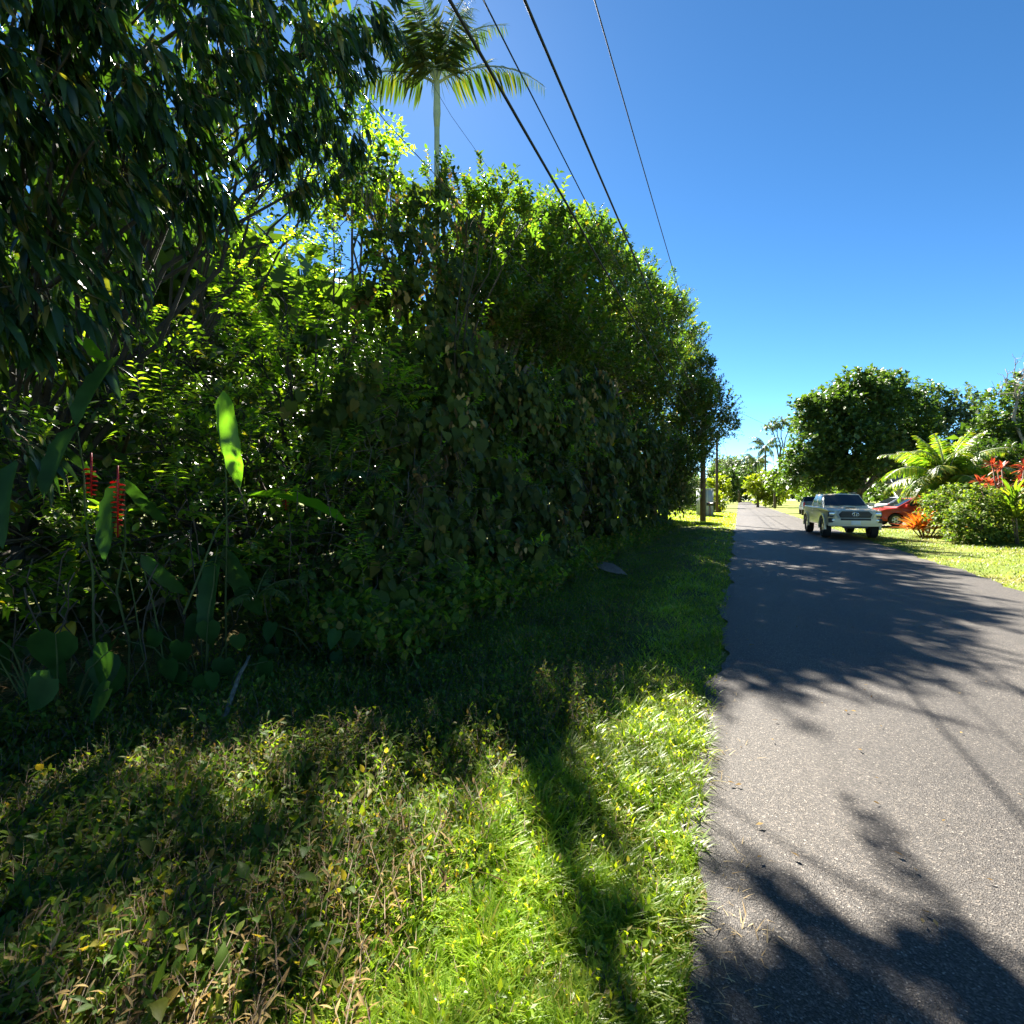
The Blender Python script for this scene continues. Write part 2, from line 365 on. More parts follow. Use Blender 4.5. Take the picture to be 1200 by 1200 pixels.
tag(grid_mesh('ground', gx, gy, gh, groundmat()), kind='structure')
def edge(y, s): return .06*math.sin(y*1.3+s)+.045*math.sin(y*3.7+2*s)+.022*math.sin(y*9.0+s)+.010*math.sin(y*21.0+s)
rd = MB(); ys = list(np.arange(-60, 30, .06))+list(np.arange(30, 260, 2.)); V = []; F = []
for i, y in enumerate(ys):
    V += [(-.20+edge(y, 0), y, -.002), (2.2, y, .012), (4.52+edge(y, 2), y, -.002)]
    if i: b = 3*(i-1); F += [(b, b+1, b+4, b+3), (b+1, b+2, b+5, b+4)]
rd.add(V, F); tag(rd.build('road', ASPH, smooth=True), kind='structure')
d = MB(); d.add([(4.3, 33.6, .035), (20, 33.6, .42), (20, 38.2, .42), (4.3, 38.2, .035), (8, 33.6, .1), (8, 38.2, .1)], [(0, 4, 5, 3), (4, 1, 2, 5)])
tag(d.build('driveway', asphalt('driveway_asphalt', 2.2)), kind='structure')
# ------------------------------------------------------------------ grass and weeds on the verge
def scatter(n, x0, x1, y0, y1, rg, p=1.6):
    """denser towards the camera"""
    y = (y0**(1-p)+(y1**(1-p)-y0**(1-p))*rg.random(n))**(1/(1-p)); x = rg.uniform(x0, x1, n)
    return x, y
def fnoise(x, y, s): return .5+.25*np.sin(x*s*1.3+y*s*.7+1.1)*np.sin(y*s*1.1-x*s*.6)+.25*np.sin(x*s*2.9-y*s*2.3+.5)
def blades(name, n, x0, x1, y0, y1, hgt, mat, label, rg, prob, wide=1.0, lean=.45, p=1.6, cat='grass', T=T_BLADE):
    x, y = scatter(n, x0, x1, y0, y1, rg, p); k = rg.random(n) < prob(x, y); x = x[k]; y = y[k]; n = len(x)
    z = gh(x, y)-.008; az = rg.uniform(0, 2*math.pi, n)
    tuft = np.sin(x*9+3*np.sin(y*5))*np.sin(y*8+2*np.sin(x*7))
    ln = rg.uniform(.1, 1.0, n)**.7*lean
    d = np.stack([np.cos(az)*ln, np.sin(az)*ln, np.ones(n)], 1); nn = -np.stack([np.cos(az), np.sin(az), -ln], 1)
    h = hgt(x, y)*(1+.35*tuft)*rg.uniform(.55, 1.3, n)
    w = h**.3*.75*wide*(1+np.hypot(x, y)/9)*rg.uniform(.7, 1.3, n)*.2
    m = MB(); m.inst(T, np.stack([x, y, z], 1), frames(d, nn), np.stack([w, h, h], 1))
    return tag(m.build(name, mat), label, cat, kind='stuff')
rg = np.random.default_rng(3)
def strip_p(x, y):   # lush strip along the road, fading into the weeds
    e = -1.25-.35*np.sin(y*.8+.5)-.02*y
    return np.clip((x-e)/.7+.15, .06, 1)*np.clip((fnoise(x, y, 1.2)-.08)*4, .25, 1)
blades('verge_grass', 210000, -3.2, -.17, .7, 34, lambda x, y: .085+.035*np.clip(-x-.2, 0, 1), G_GRASS, 'bright green grass strip along the left edge of the road', rg, strip_p, p=1.9, lean=1.0)
blades('fine_grass', 80000, -2.0, -.2, .7, 14, lambda x, y: .05+0*x, G_GRASS, 'short fine grass between the longer tufts beside the road', rg, strip_p, lean=1.1, p=1.9)
def edge_p(x, y): return np.clip((fnoise(x, y, 2.3)-.3)*3, 0, 1)
blades('dry_grass', 34000, -.55, .10, .7, 16, lambda x, y: .075+0*x, STRAW, 'dry straw coloured grass spilling over the asphalt edge', rg, edge_p, lean=3.5, p=1.8, wide=.6)
def litter_p(x, y): return np.clip((-x-1.4)/1.6, .03, 1)
blades('dry_litter', 45000, -6, -.5, .5, 20, lambda x, y: .16+0*x, G_DRY, 'dead brown stems and leaf litter at the foot of the thicket', rg, litter_p, lean=3.2, p=1.6, wide=.8, cat='litter')
blades('lawn_grass', 110000, 4.5, 22, 10, 50, lambda x, y: .06+0*x, leafmat('lawn_blade', [(0, (.11, .17, .02)), (.6, (.19, .23, .03)), (1, (.34, .28, .10))], .4, .5, tgain=1.3), 'sunlit yellowish green lawn right of the road', rg, lambda x, y: np.clip(fnoise(x, y, .8)*1.5, .3, 1), p=1.2, wide=1.1)
blades('far_verge_grass', 30000, -9, -.2, 31, 60, lambda x, y: .09+0*x, G_GRASS, 'sunlit grass around the utility pole beyond the thicket', rg, lambda x, y: 0*x+1, p=1.2)
def weeds(name, n, x0, x1, y0, y1, sp, mat, label, rg, prob, p=1.7, T=None):
    x, y = scatter(n, x0, x1, y0, y1, rg, p); k = rg.random(n) < prob(x, y); x = x[k]; y = y[k]
    P = np.stack([x, y, gh(x, y)], 1); D = UP*1.0+rdir(len(x), rg)*.55
    m = MB(); tw = MB(); twigs(m, tw, P, D, sp, rg=rg)
    o = tag(m.build(name, mat), label, 'weeds', kind='stuff'); tw.build('stems', TWIG, o); return o
WS = dict(T=[T_OVAL, T_LANCE], ll=.038, m=11, tl=.20, hab='spiral', up=.8)
WL = dict(T=[T_LANCE, T_OVALB], ll=.07, m=7, tl=.24, hab='spiral', up=.8)
CV = dict(T=[T_TINY], ll=.034, m=7, tl=.10, hab='spiral', up=.8)
def weed_p(x, y): return np.clip((-x-1.0-.25*np.sin(y*1.3))/.6, 0, 1)*np.clip((fnoise(x, y, 1.5)-.15)*3, .25, 1)
weeds('clover_cover', 3000, -1.9, -.25, .7, 16, dict(T=[T_TINY, T_OVAL], ll=.030, m=7, tl=.09, hab='spiral', up=.8), G_GRASS, 'small leaved clover growing through the sunlit grass strip', rg, strip_p, p=1.8)
weeds('leafy_weeds', 20000, -4.2, -.8, .5, 7.5, WS, G_WEED, 'knee high green leafy weeds in front of the thicket', rg, weed_p)
weeds('edge_creepers', 8000, -4.4, -2.6, 3.6, 27, dict(T=[T_OVAL, T_HEART], ll=.075, m=10, tl=.5, hab='spiral', up=.8), G_WEED, 'tangled creepers climbing from the ground into the foot of the thicket', rg, lambda x, y: np.clip((-x-2.5)/.6, .1, 1)*np.clip((fnoise(x, y, 1.7)-.25)*3, .1, 1), p=1.2)
weeds('broad_weeds', 500, -4.2, -1.3, .5, 6, WL, G_WEED, 'broader leaved weeds at the dark lower left of the verge', rg, weed_p)
def dry_p(x, y): return np.clip((fnoise(x+.7, y, 1.1)-.40)*5, 0, 1)*np.clip((-x-.9)/.4, 0, 1)*np.clip((4.8-y)/1.5, 0.1, 1)
weeds('withered_weeds', 2400, -3.2, -.9, .6, 6, dict(WS, T=[T_LANCE], ll=.04), G_DRY, 'withered brown weeds among the green verge', rg, dry_p)
weeds('creeping_cover', 60000, -4.0, -.9, 1.0, 26, CV, G_WEED, 'low creeping ground cover shaded by the thicket', rg, lambda x, y: np.clip((-x-.9)/.8, .05, 1)*np.clip((fnoise(x, y, 1.0)-.1)*3, .3, 1), p=1.5)
# ------------------------------------------------------------------ thicket on the left
DARKBARK = solid('dark_bark', (.035, .030, .024), .9, var=.4, scale=9, bump=.5)
V5 = lambda *a: [L(*q) for q in a]
plant('drooping_tree', 'dark tree with long drooping narrow leaves overhanging the upper left corner', 'tree',
      V5((50, 40, -4.7, 120), (180, 40, -4.9, 100), (310, 30, -5.0, 85), (400, 10, -5.0, 55), (60, 190, -4.8, 95), (185, 160, -5.1, 75), (290, 120, -5.3, 60), (375, 90, -5.5, 45), (30, 330, -4.9, 75),
         (60, -110, -4.7, 110), (220, -120, -5.0, 110), (370, -100, -5.2, 60), (-110, 60, -4.7, 120), (-100, 250, -4.8, 110), (130, 290, -5.3, 45), (40, 420, -4.9, 45), (-30, 500, -4.7, 50), (230, 220, -5.8, 40), (405, 135, -6.0, 30), (375, 175, -6.2, 32), (335, 200, -6.2, 30), (420, 60, -5.4, 28)),
      [('droop', 17, 1.0, 'crown')], base=(-6.4, 2.6, .3), trunk=.06, seed=1, bark=DARKBARK)
# big tree behind it, hanging leaves and open gaps; some lobes added to shade the lower left weeds
plant('shade_tree', 'tall tree behind the drooping tree with sky showing through its leaves', 'tree',
      V5((100, 90, -10, 100), (230, 130, -10, 80), (340, 70, -10, 50), (50, 230, -9.5, 90), (170, 240, -9.5, 60), (270, 210, -10.5, 50), (375, 150, -7.4, 24), (330, 190, -7.4, 28), (270, 240, -7.2, 34), (300, 140, -7.6, 45), (410, 185, -14, 30), (360, 230, -14, 32), (415, 205, -7.6, 22), (398, 188, -7.9, 18), (432, 184, -7.5, 15)),
      [('mid', 6, 1.2, 'crown')], base=(-9.5, 6, .3), trunk=.06, seed=2, bark=DARKBARK)
plant('sprawling_bush', 'sunlit yellow green bush with rows of leaflets left of centre', 'bush',
      V5((330, 330, -7.6, 55), (400, 300, -7.6, 48), (250, 360, -7.6, 50), (420, 390, -5.9, 45), (340, 430, -6.0, 55), (240, 460, -6.1, 50), (450, 460, -5.1, 38), (180, 400, -7.2, 50), (390, 240, -9, 40), (300, 270, -9.2, 45), (330, 380, -6.8, 40), (290, 400, -6.8, 40)),
      [('pinnate', 3.2, .95, 'crown'), ('smallb', 1.8, 1.0, 'inner_leaves')], base=(-7.2, 7, .3), trunk=.05, seed=3, bark=DARKBARK)
plant('small_leaved_bush', 'glossy small leaved bush glittering in the sun above the red flowers', 'bush',
      V5((90, 430, -6.7, 60), (180, 500, -5.7, 55), (60, 540, -5.4, 60), (290, 540, -5.2, 50), (370, 560, -4.6, 45), (190, 600, -4.9, 50), (300, 620, -4.5, 50), (430, 560, -4.5, 40), (100, 640, -4.7, 45), (380, 640, -4.1, 42), (-60, 480, -6, 80), (-60, 640, -4.8, 70), (140, 440, -6.9, 45), (240, 510, -5.6, 40)),
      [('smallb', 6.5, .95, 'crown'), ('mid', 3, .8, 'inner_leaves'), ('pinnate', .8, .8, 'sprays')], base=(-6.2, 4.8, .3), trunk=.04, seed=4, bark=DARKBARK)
plant('vine_covered_stump', 'tall column smothered in vines below the palm trunk', 'vine covered trunk',
      V5((515, 208, -7.8, 20), (500, 240, -7.7, 36), (525, 280, -7.2, 38), (475, 285, -7.4, 38), (500, 340, -6.4, 45), (455, 335, -6.9, 40), (545, 345, -6.0, 38), (448, 232, -10.2, 36), (538, 240, -7.6, 16), (405, 215, -12.5, 34)),
      [('vine', 6.5, 1.4, 'vine_leaves'), ('mid', 3, 1.1, 'crown'), ('guava', 2, 1.2, 'shoots'), ('dry', 1.5, 1.2, 'dead_leaves')], base=(-8.4, 13.5, .3), trunk=.2, seed=5)
plant('guava_tree', 'broad tree with upright leafy shoots below the thick cables', 'tree',
      V5((590, 311, -7.19, 50), (640, 301, -6.26, 48), (685, 301, -5.68, 38), (560, 291, -7.66, 28), (620, 346, -5.72, 60), (690, 346, -4.97, 50), (570, 366, -6.05, 50), (650, 406, -4.97, 55), (695, 276, -5.68, 16), (632, 269, -6.38, 20)),
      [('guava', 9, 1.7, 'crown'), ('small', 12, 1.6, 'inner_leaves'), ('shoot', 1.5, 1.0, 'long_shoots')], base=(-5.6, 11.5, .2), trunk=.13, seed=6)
plant('guava_tree', 'tall tree whose leafy branches reach farthest over the road', 'tree',
      V5((740, 344, -4.97, 34), (775, 364, -4.21, 30), (730, 394, -4.54, 42), (780, 400, -4.10, 36), (750, 440, -4.21, 45), (700, 430, -4.43, 45), (796, 366, -3.78, 13), (800, 406, -3.78, 13), (795, 430, -3.78, 24), (785, 480, -3.89, 34), (722, 314, -4.97, 20)),
      [('guava', 9, 1.7, 'crown'), ('small', 11, 1.9, 'inner_leaves'), ('shoot', .9, 1.3, 'long_shoots')], base=(-5.4, 19, .2), trunk=.16, seed=7)
plant('added_slender_tree', 'slender tree added to shade the near road, its crown topping the vines below the lowest cables', 'tree',
      [L(a, b, None, c, d) for a, b, c, d in ((568, 230, 12, 8.8), (594, 241, 12, 8.8), (620, 250, 10, 8.8), (548, 250, 12, 8.8))],
      [('guava', 3, .85, 'crown'), ('shoot', .3, .6, 'long_shoots')], base=(-4.9, 8.4, .2), trunk=.035, seed=16, bark=DARKBARK)  # tree added so its crown throws a feathery shadow on the near road
plant('vine_curtain', 'wall of hanging heart shaped vine leaves in the middle of the thicket', 'vines',
      V5((520, 430, -5.4, 60), (590, 470, -4.9, 60), (500, 520, -4.9, 60), (570, 560, -4.3, 55), (640, 500, -4.4, 55), (480, 610, -4.3, 60), (550, 640, -3.9, 50), (430, 690, -3.8, 50), (500, 700, -3.65, 45), (610, 600, -3.9, 45), (420, 480, -5.5, 55)),
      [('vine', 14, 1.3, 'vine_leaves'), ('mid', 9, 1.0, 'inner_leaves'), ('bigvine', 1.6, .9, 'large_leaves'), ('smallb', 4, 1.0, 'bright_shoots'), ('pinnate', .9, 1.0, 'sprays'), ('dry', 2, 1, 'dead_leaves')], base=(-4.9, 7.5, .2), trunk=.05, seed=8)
plant('vine_curtain', 'shaded vine wall with dry stems right of the centre', 'vines',
      V5((660, 470, -4.4, 50), (700, 510, -4.1, 45), (740, 520, -4.0, 42), (690, 570, -3.9, 42), (640, 570, -3.9, 40), (740, 580, -3.8, 32), (650, 640, -3.6, 28), (600, 660, -3.6, 36), (770, 560, -3.8, 32), (700, 615, -3.7, 22)),
      [('vine', 10, 1.6, 'vine_leaves'), ('mid', 7, 1.2, 'inner_leaves'), ('bigvine', 1.4, 1.1, 'large_leaves'), ('smallb', 3, 1.3, 'bright_shoots'), ('dry', 3, 1.2, 'dead_leaves')], base=(-5, 14, .2), trunk=.05, seed=9)
plant('roadside_tree', 'small leaved tree leaning toward the road in front of the utility pole', 'tree',
      [L(a, b, None, c, d) for a, b, c, d in ((815, 470, 26, 28), (838, 485, 19, 28.5), (852, 503, 10, 29), (820, 440, 16, 29), (808, 510, 26, 27), (833, 455, 11, 29), (798, 545, 24, 26), (826, 518, 14, 28), (785, 535, 28, 25))],
      [('guava', 12, 1.7, 'crown'), ('small', 12, 2.2, 'inner_leaves')], base=(-3.6, 27.5, .2), trunk=.13, seed=10)
plant('hedge_bush', 'dense dark bush where the thicket meets the far grass', 'bush',
      V5((790, 580, -3.9, 20), (760, 600, -3.8, 18), (735, 612, -3.7, 16), (808, 578, -4.3, 18), (780, 560, -4.5, 25)),
      [('mid', 12, 1.6, 'crown'), ('small', 16, 2, 'inner_leaves')], base=(-5, 24, .2), trunk=.06, seed=11)
# trees standing deeper in the thicket: they close it off and shade its floor
plant('jungle_tree', 'dark tree deep in the thicket behind the vine wall', 'tree',
      [(Vector((-8.5, 17, 6)), 2.8), (Vector((-7.5, 20, 8)), 2.6), (Vector((-9, 23, 8)), 3), (Vector((-7, 24, 5)), 2.6), (Vector((-6.6, 15, 4)), 2)],
      [('mid', 9, 2.0, 'crown')], base=(-8.5, 20, .3), trunk=.22, seed=12)
plant('jungle_tree', 'dark tree at the far end of the thicket', 'tree',
      [(Vector((-8, 28, 6)), 3), (Vector((-7, 31, 8)), 3), (Vector((-7, 33, 4.6)), 2.4), (Vector((-6.2, 27, 9.5)), 2.2), (Vector((-10, 32, 6)), 3)],
      [('mid', 8, 2.2, 'crown')], base=(-8, 30, .3), trunk=.22, seed=13)
plant('jungle_tree', 'dark undergrowth tree behind the red hanging flowers', 'tree',
      [(Vector((-8.2, 6.5, 2.4)), 1.7), (Vector((-8, 9.5, 3)), 1.9), (Vector((-7.8, 3.6, 2.2)), 1.6), (Vector((-8.2, 11.5, 4.6)), 1.9), (Vector((-7.6, 13.5, 2.4)), 1.8), (Vector((-8, 1.4, 2.4)), 1.5), (Vector((-6.8, 10.5, 1.6)), 1.2), (Vector((-6.6, 4.2, .8)), 1.0), (Vector((-6.4, 6.2, .9)), 1.1), (Vector((-6.6, 2.2, .8)), 1.0), (Vector((-6.2, 8.4, 1.0)), 1.1), (Vector((-6.8, .4, 1)), 1.1), (Vector((-5.4, 3.2, .5)), .6), (Vector((-5.2, 5.2, .6)), .7)],
      [('mid', 16, 1.3, 'crown')], base=(-8.6, 8, .3), trunk=.16, seed=14)
plant('open_tree', 'thin open tree left of the palm trunk', 'tree',
      V5((440, 160, -8.8, 20), (425, 135, -8.8, 12), (455, 190, -8.8, 22), (470, 165, -8.8, 9), (430, 205, -8.8, 25)),
      [('smallb', 1.3, 1.6, 'crown')], base=(-10.5, 12, .3), trunk=.08, seed=15)
# palm --------------------------------------------------------------
def frond(lv, rc, o, az, e0, arch, length, n, ll, droop, wl=1.0, r0=.03, twist=0, rg=RG):
    o = np.array(tuple(o)); h = np.array([az[0], az[1], 0.]); h /= np.linalg.norm(h)
    K = 14; t = np.linspace(0, 1, K); el = e0-arch*t**1.25
    tg = np.cos(el)[:, None]*h+np.sin(el)[:, None]*UP; seg = length/(K-1)
    p = o+np.concatenate([[np.zeros(3)], np.cumsum((tg[1:]+tg[:-1])/2*seg, 0)])
    rc.tube(p, np.linspace(r0, r0*.2, K), 5)
    s = nrm(np.cross(h, UP)); s = s*math.cos(twist)+UP*math.sin(twist)
    tt = np.linspace(.14, .99, n)
    pp = np.stack([np.interp(tt, t, p[:, i]) for i in range(3)], 1); dd = nrm(np.stack([np.interp(tt, t, tg[:, i]) for i in range(3)], 1))
    prof = ll*(.35+.65*np.sin(np.clip(tt*1.05+.12, 0, 1)*math.pi)**.7)
    for sg in (-1, 1):
        d = dd*(.35+.55*tt[:, None])+s*sg-UP*droop*rg.uniform(.4, 1.5, n)[:, None]+rdir(n, rg)*.12
        nn = np.cross(s*sg, dd)*sg*-1+rdir(n, rg)*.15; nn = np.where(nn[:, 2:3] < 0, -nn, nn)
        l = prof*rg.uniform(.85, 1.1, n)
        lv.inst(T_LEAFLET, pp, frames(d, nn), np.stack([l*wl, l, l], 1))
def palm(name, label, base, height, fronds, trunk=(.13, .09), mat=G_PALM, n=46, ll=.8, droop=.5, shaft=1.0, wl=1.0, bark=PALMBARK, group=None, lean=(0, 0), seed=0):
    rg = np.random.default_rng(seed+50); base = np.array(base, float)
    root = empty(name, base, label=label, cat='palm', group=group)
    top = base+np.array([lean[0], lean[1], height])
    t = np.linspace(0, 1, 10)[:, None]; pts = base+(top-base)*t; pts[:, :2] += (np.array(lean)*(t**2-t))
    m = MB(); m.tube(pts, np.linspace(trunk[0], trunk[1], 10), 10); m.build('trunk', bark, root, True, origin=base)
    if shaft:
        m = MB(); m.tube([top-UP*shaft*.9, top-UP*shaft*.6, top, top+UP*.25], [trunk[1]*1.05, trunk[1]*1.45, trunk[1]*1.1, trunk[1]*.4], 10)
        m.build('crownshaft', PALMBARK, root, True, origin=base)
    for (a, e0, arch, ln, tw) in fronds:
        az = RIGHT*math.cos(R(a))+FWD*math.sin(R(a))
        lv = MB(); rc = MB()
        frond(lv, rc, top, az, R(e0), R(arch), ln, n, ll, droop, wl, r0=.014+.009*ln, twist=tw, rg=rg)
        o = lv.build('frond', mat, root, origin=base); rc.build('rachis', PALMBARK, o, True, origin=base)
    return root
PS = .8
pt = W(512, 98, Y=15.5)
palm('tall_palm', 'tall palm with arching feathery fronds rising above the thicket', (pt.x, pt.y, .3), pt.z-.3,
     [(a, b, c, d*PS, e) for a, b, c, d, e in [(8, 38, 75, 4.5, 0), (176, 32, 80, 4.1, 0), (60, 82, 42, 5.6, .2), (110, 84, 36, 5.6, .1), (150, 72, 55, 5.0, 0), (25, 76, 60, 4.6, 0), (-60, 58, 90, 3.4, 0), (-110, 62, 95, 3.0, 0), (215, 50, 95, 2.9, 0), (250, 84, 60, 3.3, 0)]],
     n=52, ll=.9, trunk=(.11, .08), droop=.65, shaft=1.5, wl=1.2, seed=1)
# heliconias, ferns and aroids at the foot of the thicket -------------
T_BANANA = strip([.6, .92, .86, 1, .9, 1, .8, .86, .5], .13, .34, .35)
T_BANANA = (T_BANANA[0]+np.array([[0, 0, .012*(((i-1)//3) % 2)*(((i-1) % 3) != 1)] for i in range(len(T_BANANA[0]))]), T_BANANA[1])
T_FLATB = strip([.6, .9, 1, 1, .9, .6], .12, .22, .15)
def helic(label, base, stems, leaves, flowers, seed=0):
    rg = np.random.default_rng(seed); base = Vector(base)
    root = empty('heliconia', base, label=label, cat='heliconia')
    for (a, b, r) in stems:
        m = MB(); limb(m, a, b, r*.7, r*.4, 6, wob=.025, rg=rg); m.build('stem', STEMG, root, True, origin=base)
    for (a, b, w, mat, n) in leaves:
        a = np.array(tuple(a)); b = np.array(tuple(b)); d = b-a; ln = np.linalg.norm(d)
        m = MB(); m.inst(T_BANANA, [a], frames(np.array([d]), np.array([tuple(n)], float)), np.array([[ln*w, ln, ln]])); m.build('leaf', mat, root, True, origin=base)
    for (a, ln, k) in flowers:
        f = MB(); a = np.array(tuple(a)); f.tube([a+UP*.12, a, a-UP*ln], [.006, .008, .005], 5)
        for i in range(k):
            t = i/k; sgn = 1 if i % 2 else -1
            side = np.array([RIGHT.x*sgn, RIGHT.y*sgn, 0])*.9+np.array([FWD.x, FWD.y, 0])*rg.uniform(-.5, .5)
            l = .048*(1.15-.5*t)
            f.inst(strip([1, .8], .30, -.25, .9), [a-UP*ln*t], frames(np.array([side-UP*.35]), np.array([UP])), np.array([[l, l, l]]))
        f.build('flower', G_FLOWER, root, origin=base)
    return root
STEMG = solid('green_stem', (.05, .07, .015), .9, var=.3, scale=5)
cam = lambda a, b: -FWD*a+Vector((0, 0, b))
helic('heliconia with one long red hanging flower at the left', W(150, 800, -3.9),
      [(W(200, 830, -3.9), W(165, 650, -4.1), .012), (W(150, 820, -4.0), W(145, 560, -4.3), .014), (W(185, 850, -3.9), W(140, 640, -4.1), .009), (W(120, 830, -4), W(90, 500, -4.5), .014)],
      [(W(165, 650, -4.1), W(212, 700, -3.9), 1.0, G_BIG, cam(1, .4)), (W(145, 560, -4.3), W(100, 640, -4.1), .9, G_BIG, cam(1, .5)), (W(90, 500, -4.5), W(30, 560, -4.3), .9, G_BIG, cam(.7, 1)),
       (W(145, 560, -4.3), W(190, 620, -4.2), .8, G_BIG, cam(1, .3)), (W(90, 500, -4.5), W(115, 400, -4.5), .8, G_BIG, cam(1, .3)), (W(20, 540, -4.3), W(-30, 620, -4), .9, G_BIG, cam(1, .4))],
      [(W(138, 565, -4.1), .40, 22), (W(107, 550, -4.3), .20, 12)], 1)
helic('heliconia with bright lime leaves and a small red flower', W(270, 800, -3.8),
      [(W(265, 790, -3.9), W(262, 462, -4.35), .013), (W(215, 720, -3.8), W(285, 580, -4.2), .014), (W(240, 800, -3.8), W(255, 640, -4.1), .012)],
      [(W(262, 458, -4.3), W(272, 560, -4.0), .75, G_LIME, cam(1, .15)+RIGHT*.3), (W(282, 582, -4.2), W(406, 573, -4.15), .7, G_LIME, cam(-.15, 1)), (W(255, 640, -4.1), W(330, 655, -4.0), .7, G_BIG, cam(.2, 1)),
       (W(100, 395, -4.8), W(125, 440, -4.7), 1.2, G_LIME, cam(1, .3)), (W(262, 640, -4.1), W(300, 730, -3.9), .9, G_BIG, cam(1, .6)), (W(255, 650, -4.1), W(225, 740, -3.9), .9, G_BIG, cam(1, .5))],
      [(W(335, 580, -4.3), .16, 10)], 2)
def fern(label, o, fr, mat, ll=.16, seed=0, name='fern'):
    rg = np.random.default_rng(seed); root = empty(name, o, label=label, cat='fern')
    for (a, e0, arch, ln) in fr:
        lv = MB(); rc = MB(); az = RIGHT*math.cos(R(a))+FWD*math.sin(R(a))
        frond(lv, rc, o, az, R(e0), R(arch), ln, 26, ll, .25, 2.6, .008, 0, rg)
        f = lv.build('frond', mat, root, origin=o); rc.build('rachis', STEMG, f, True, origin=o)
    return root
fern('fern frond arching out of the shaded vines', W(395, 560, -4.6), [(-5, 25, 75, .85), (-40, 30, 80, .7), (170, 40, 90, .7), (-80, 30, 90, .6)], G_BIG, seed=1)
fern('small bright fern between the heliconia leaves', W(300, 700, -3.9), [(20, 50, 90, .5), (-30, 40, 90, .5), (150, 50, 90, .45), (90, 60, 60, .5), (-100, 30, 80, .4)], G_DARK, .10, 2)
fern('pinnate sapling catching sun above the vine wall', W(470, 470, -5.2), [(5, 30, 50, .8), (35, 45, 60, .8), (-30, 30, 70, .7), (160, 60, 80, .7)], G_BRIGHT, .13, 3)
def aroid(label, o, n, spread, size, seed, group=None):
    rg = np.random.default_rng(seed); o = np.array(tuple(o)); root = empty('philodendron', o, label=label, cat='plant', group=group)
    for i in range(n):
        off = np.array(tuple(RIGHT))*rg.uniform(-spread, spread)+np.array([FWD.x, FWD.y, 0])*rg.uniform(-.4, .3)+UP*rg.uniform(.25, 1.05)*size*2.6
        tip = o+off; st = MB(); st.tube([o+off*np.array([.2, .2, 0]), o+off*np.array([.6, .6, .75]), tip], [.006, .005, .003], 5); s = st.build('stem', STEMG, root, True, origin=o)
        d = -UP*1.0+np.array([rg.uniform(-.6, .6), rg.uniform(-.6, .2), 0]); nn = np.array(tuple(-FWD))+UP*.7+rdir(1, rg)[0]*.8
        l = size*rg.uniform(.7, 1.2); m = MB(); m.inst(heart(.12), [tip], frames(np.array([d]), np.array([nn])), np.array([[l, l, l]])); m.build('leaf', G_BIG, root, origin=o)
    return root
aroid('large leaved philodendron at the lower left edge', W(70, 850, -4.0), 14, .5, .27, 1)
aroid('arrow leaved philodendron under the lime heliconia leaves', W(240, 800, -3.8), 14, .5, .19, 2)
aroid('small philodendron low in front of the vine wall', W(380, 770, -3.5), 12, .45, .16, 3)
# ------------------------------------------------------------------ poles and cables
def pole(label, base, h, r, cross=True):
    base = Vector(base); root = empty('utility_pole', base, label=label, cat='utility pole')
    m = MB(); m.tube([base, base+Vector((0, 0, h*.5)), base+Vector((0, 0, h))], [r*1.2, r, r*.8], 12); m.build('shaft', POLEWOOD, root, True, origin=base)
    if cross:
        m = MB(); m.box(base+Vector((0, -.02, h-.5)), (.85, .05, .06)); m.build('crossarm', POLEWOOD, root, origin=base)
        for x in (-.7, -.25, .25, .7):
            m = MB(); m.tube([base+Vector((x, -.02, h-.44)), base+Vector((x, -.02, h-.36)), base+Vector((x, -.02, h-.26))], [.03, .05, .02], 8); m.build('insulator', solid('porcelain', (.3, .28, .26), .3) if x < -.5 else bpy.data.materials['porcelain'], root, True, origin=base)
    m = MB(); m.tube([base+Vector((r*1.15, -.02, .05)), base+Vector((r*.95, -.02, h*.6))], .02, 6); m.build('ground_wire', WIRE, root, origin=base)
    return root
PY = [-14, 35.6, 57.5, 92, 130, 170]
pole('wooden utility pole beside the end of the thicket', (-2.15, PY[1], 0), 9.6, .15)
pole('farther utility pole among yellow green bushes', (-2.1, PY[2], 0), 8.6, .13)
WIRES = [(-1.95, 9.2, .011, 'thin topmost power line, rightmost in the sky'), (-2.0, 6.9, .017, 'thick black cable, second from the right in the sky'),
         (-2.06, 6.2, .008, 'thin cable between the two thick black cables'), (-1.94, 5.45, .015, 'thick black cable crossing the palm fronds')]
for x, z, r, lab in WIRES:
    m = MB(); pts = []
    for i in range(len(PY)-1):
        for k in range(16):
            t = k/16; L_ = PY[i+1]-PY[i]
            pts.append((x, PY[i]+L_*t, z+.25-(.0002*L_*L_)*4*t*(1-t)))
    m.tube(pts, r, 6); tag(m.build('overhead_cable', WIRE, smooth=True), lab, 'cable', 'overhead cables')
for q, z1, r, lab in ((W(440, 115, -4.2), 4.6, .006, 'lowest cable crossing in front of the thicket'), (W(521, 113, -4.3), 4.0, .0035, 'thin faint cable passing just right of the palm trunk')):
    e = Vector((-2.12, PY[1], z1)); s0 = e.lerp(q, 1.25); m = MB()
    m.tube([s0.lerp(e, t)-Vector((0, 0, .25*4*t*(1-t)*(t > .2))) for t in np.linspace(0, 1, 40)], r, 6); tag(m.build('overhead_cable', WIRE, smooth=True), lab, 'cable', 'overhead cables')
# thin service line far off, crossing the sky over the road
m = MB(); a = W(838, 470, Y=38); b = W(935, 510, Y=70)
m.tube([a, a.lerp(b, .5)-Vector((0, 0, .3)), b], .012, 5); tag(m.build('service_cable', WIRE), 'thin service line crossing above the road to the right trees', 'cable')
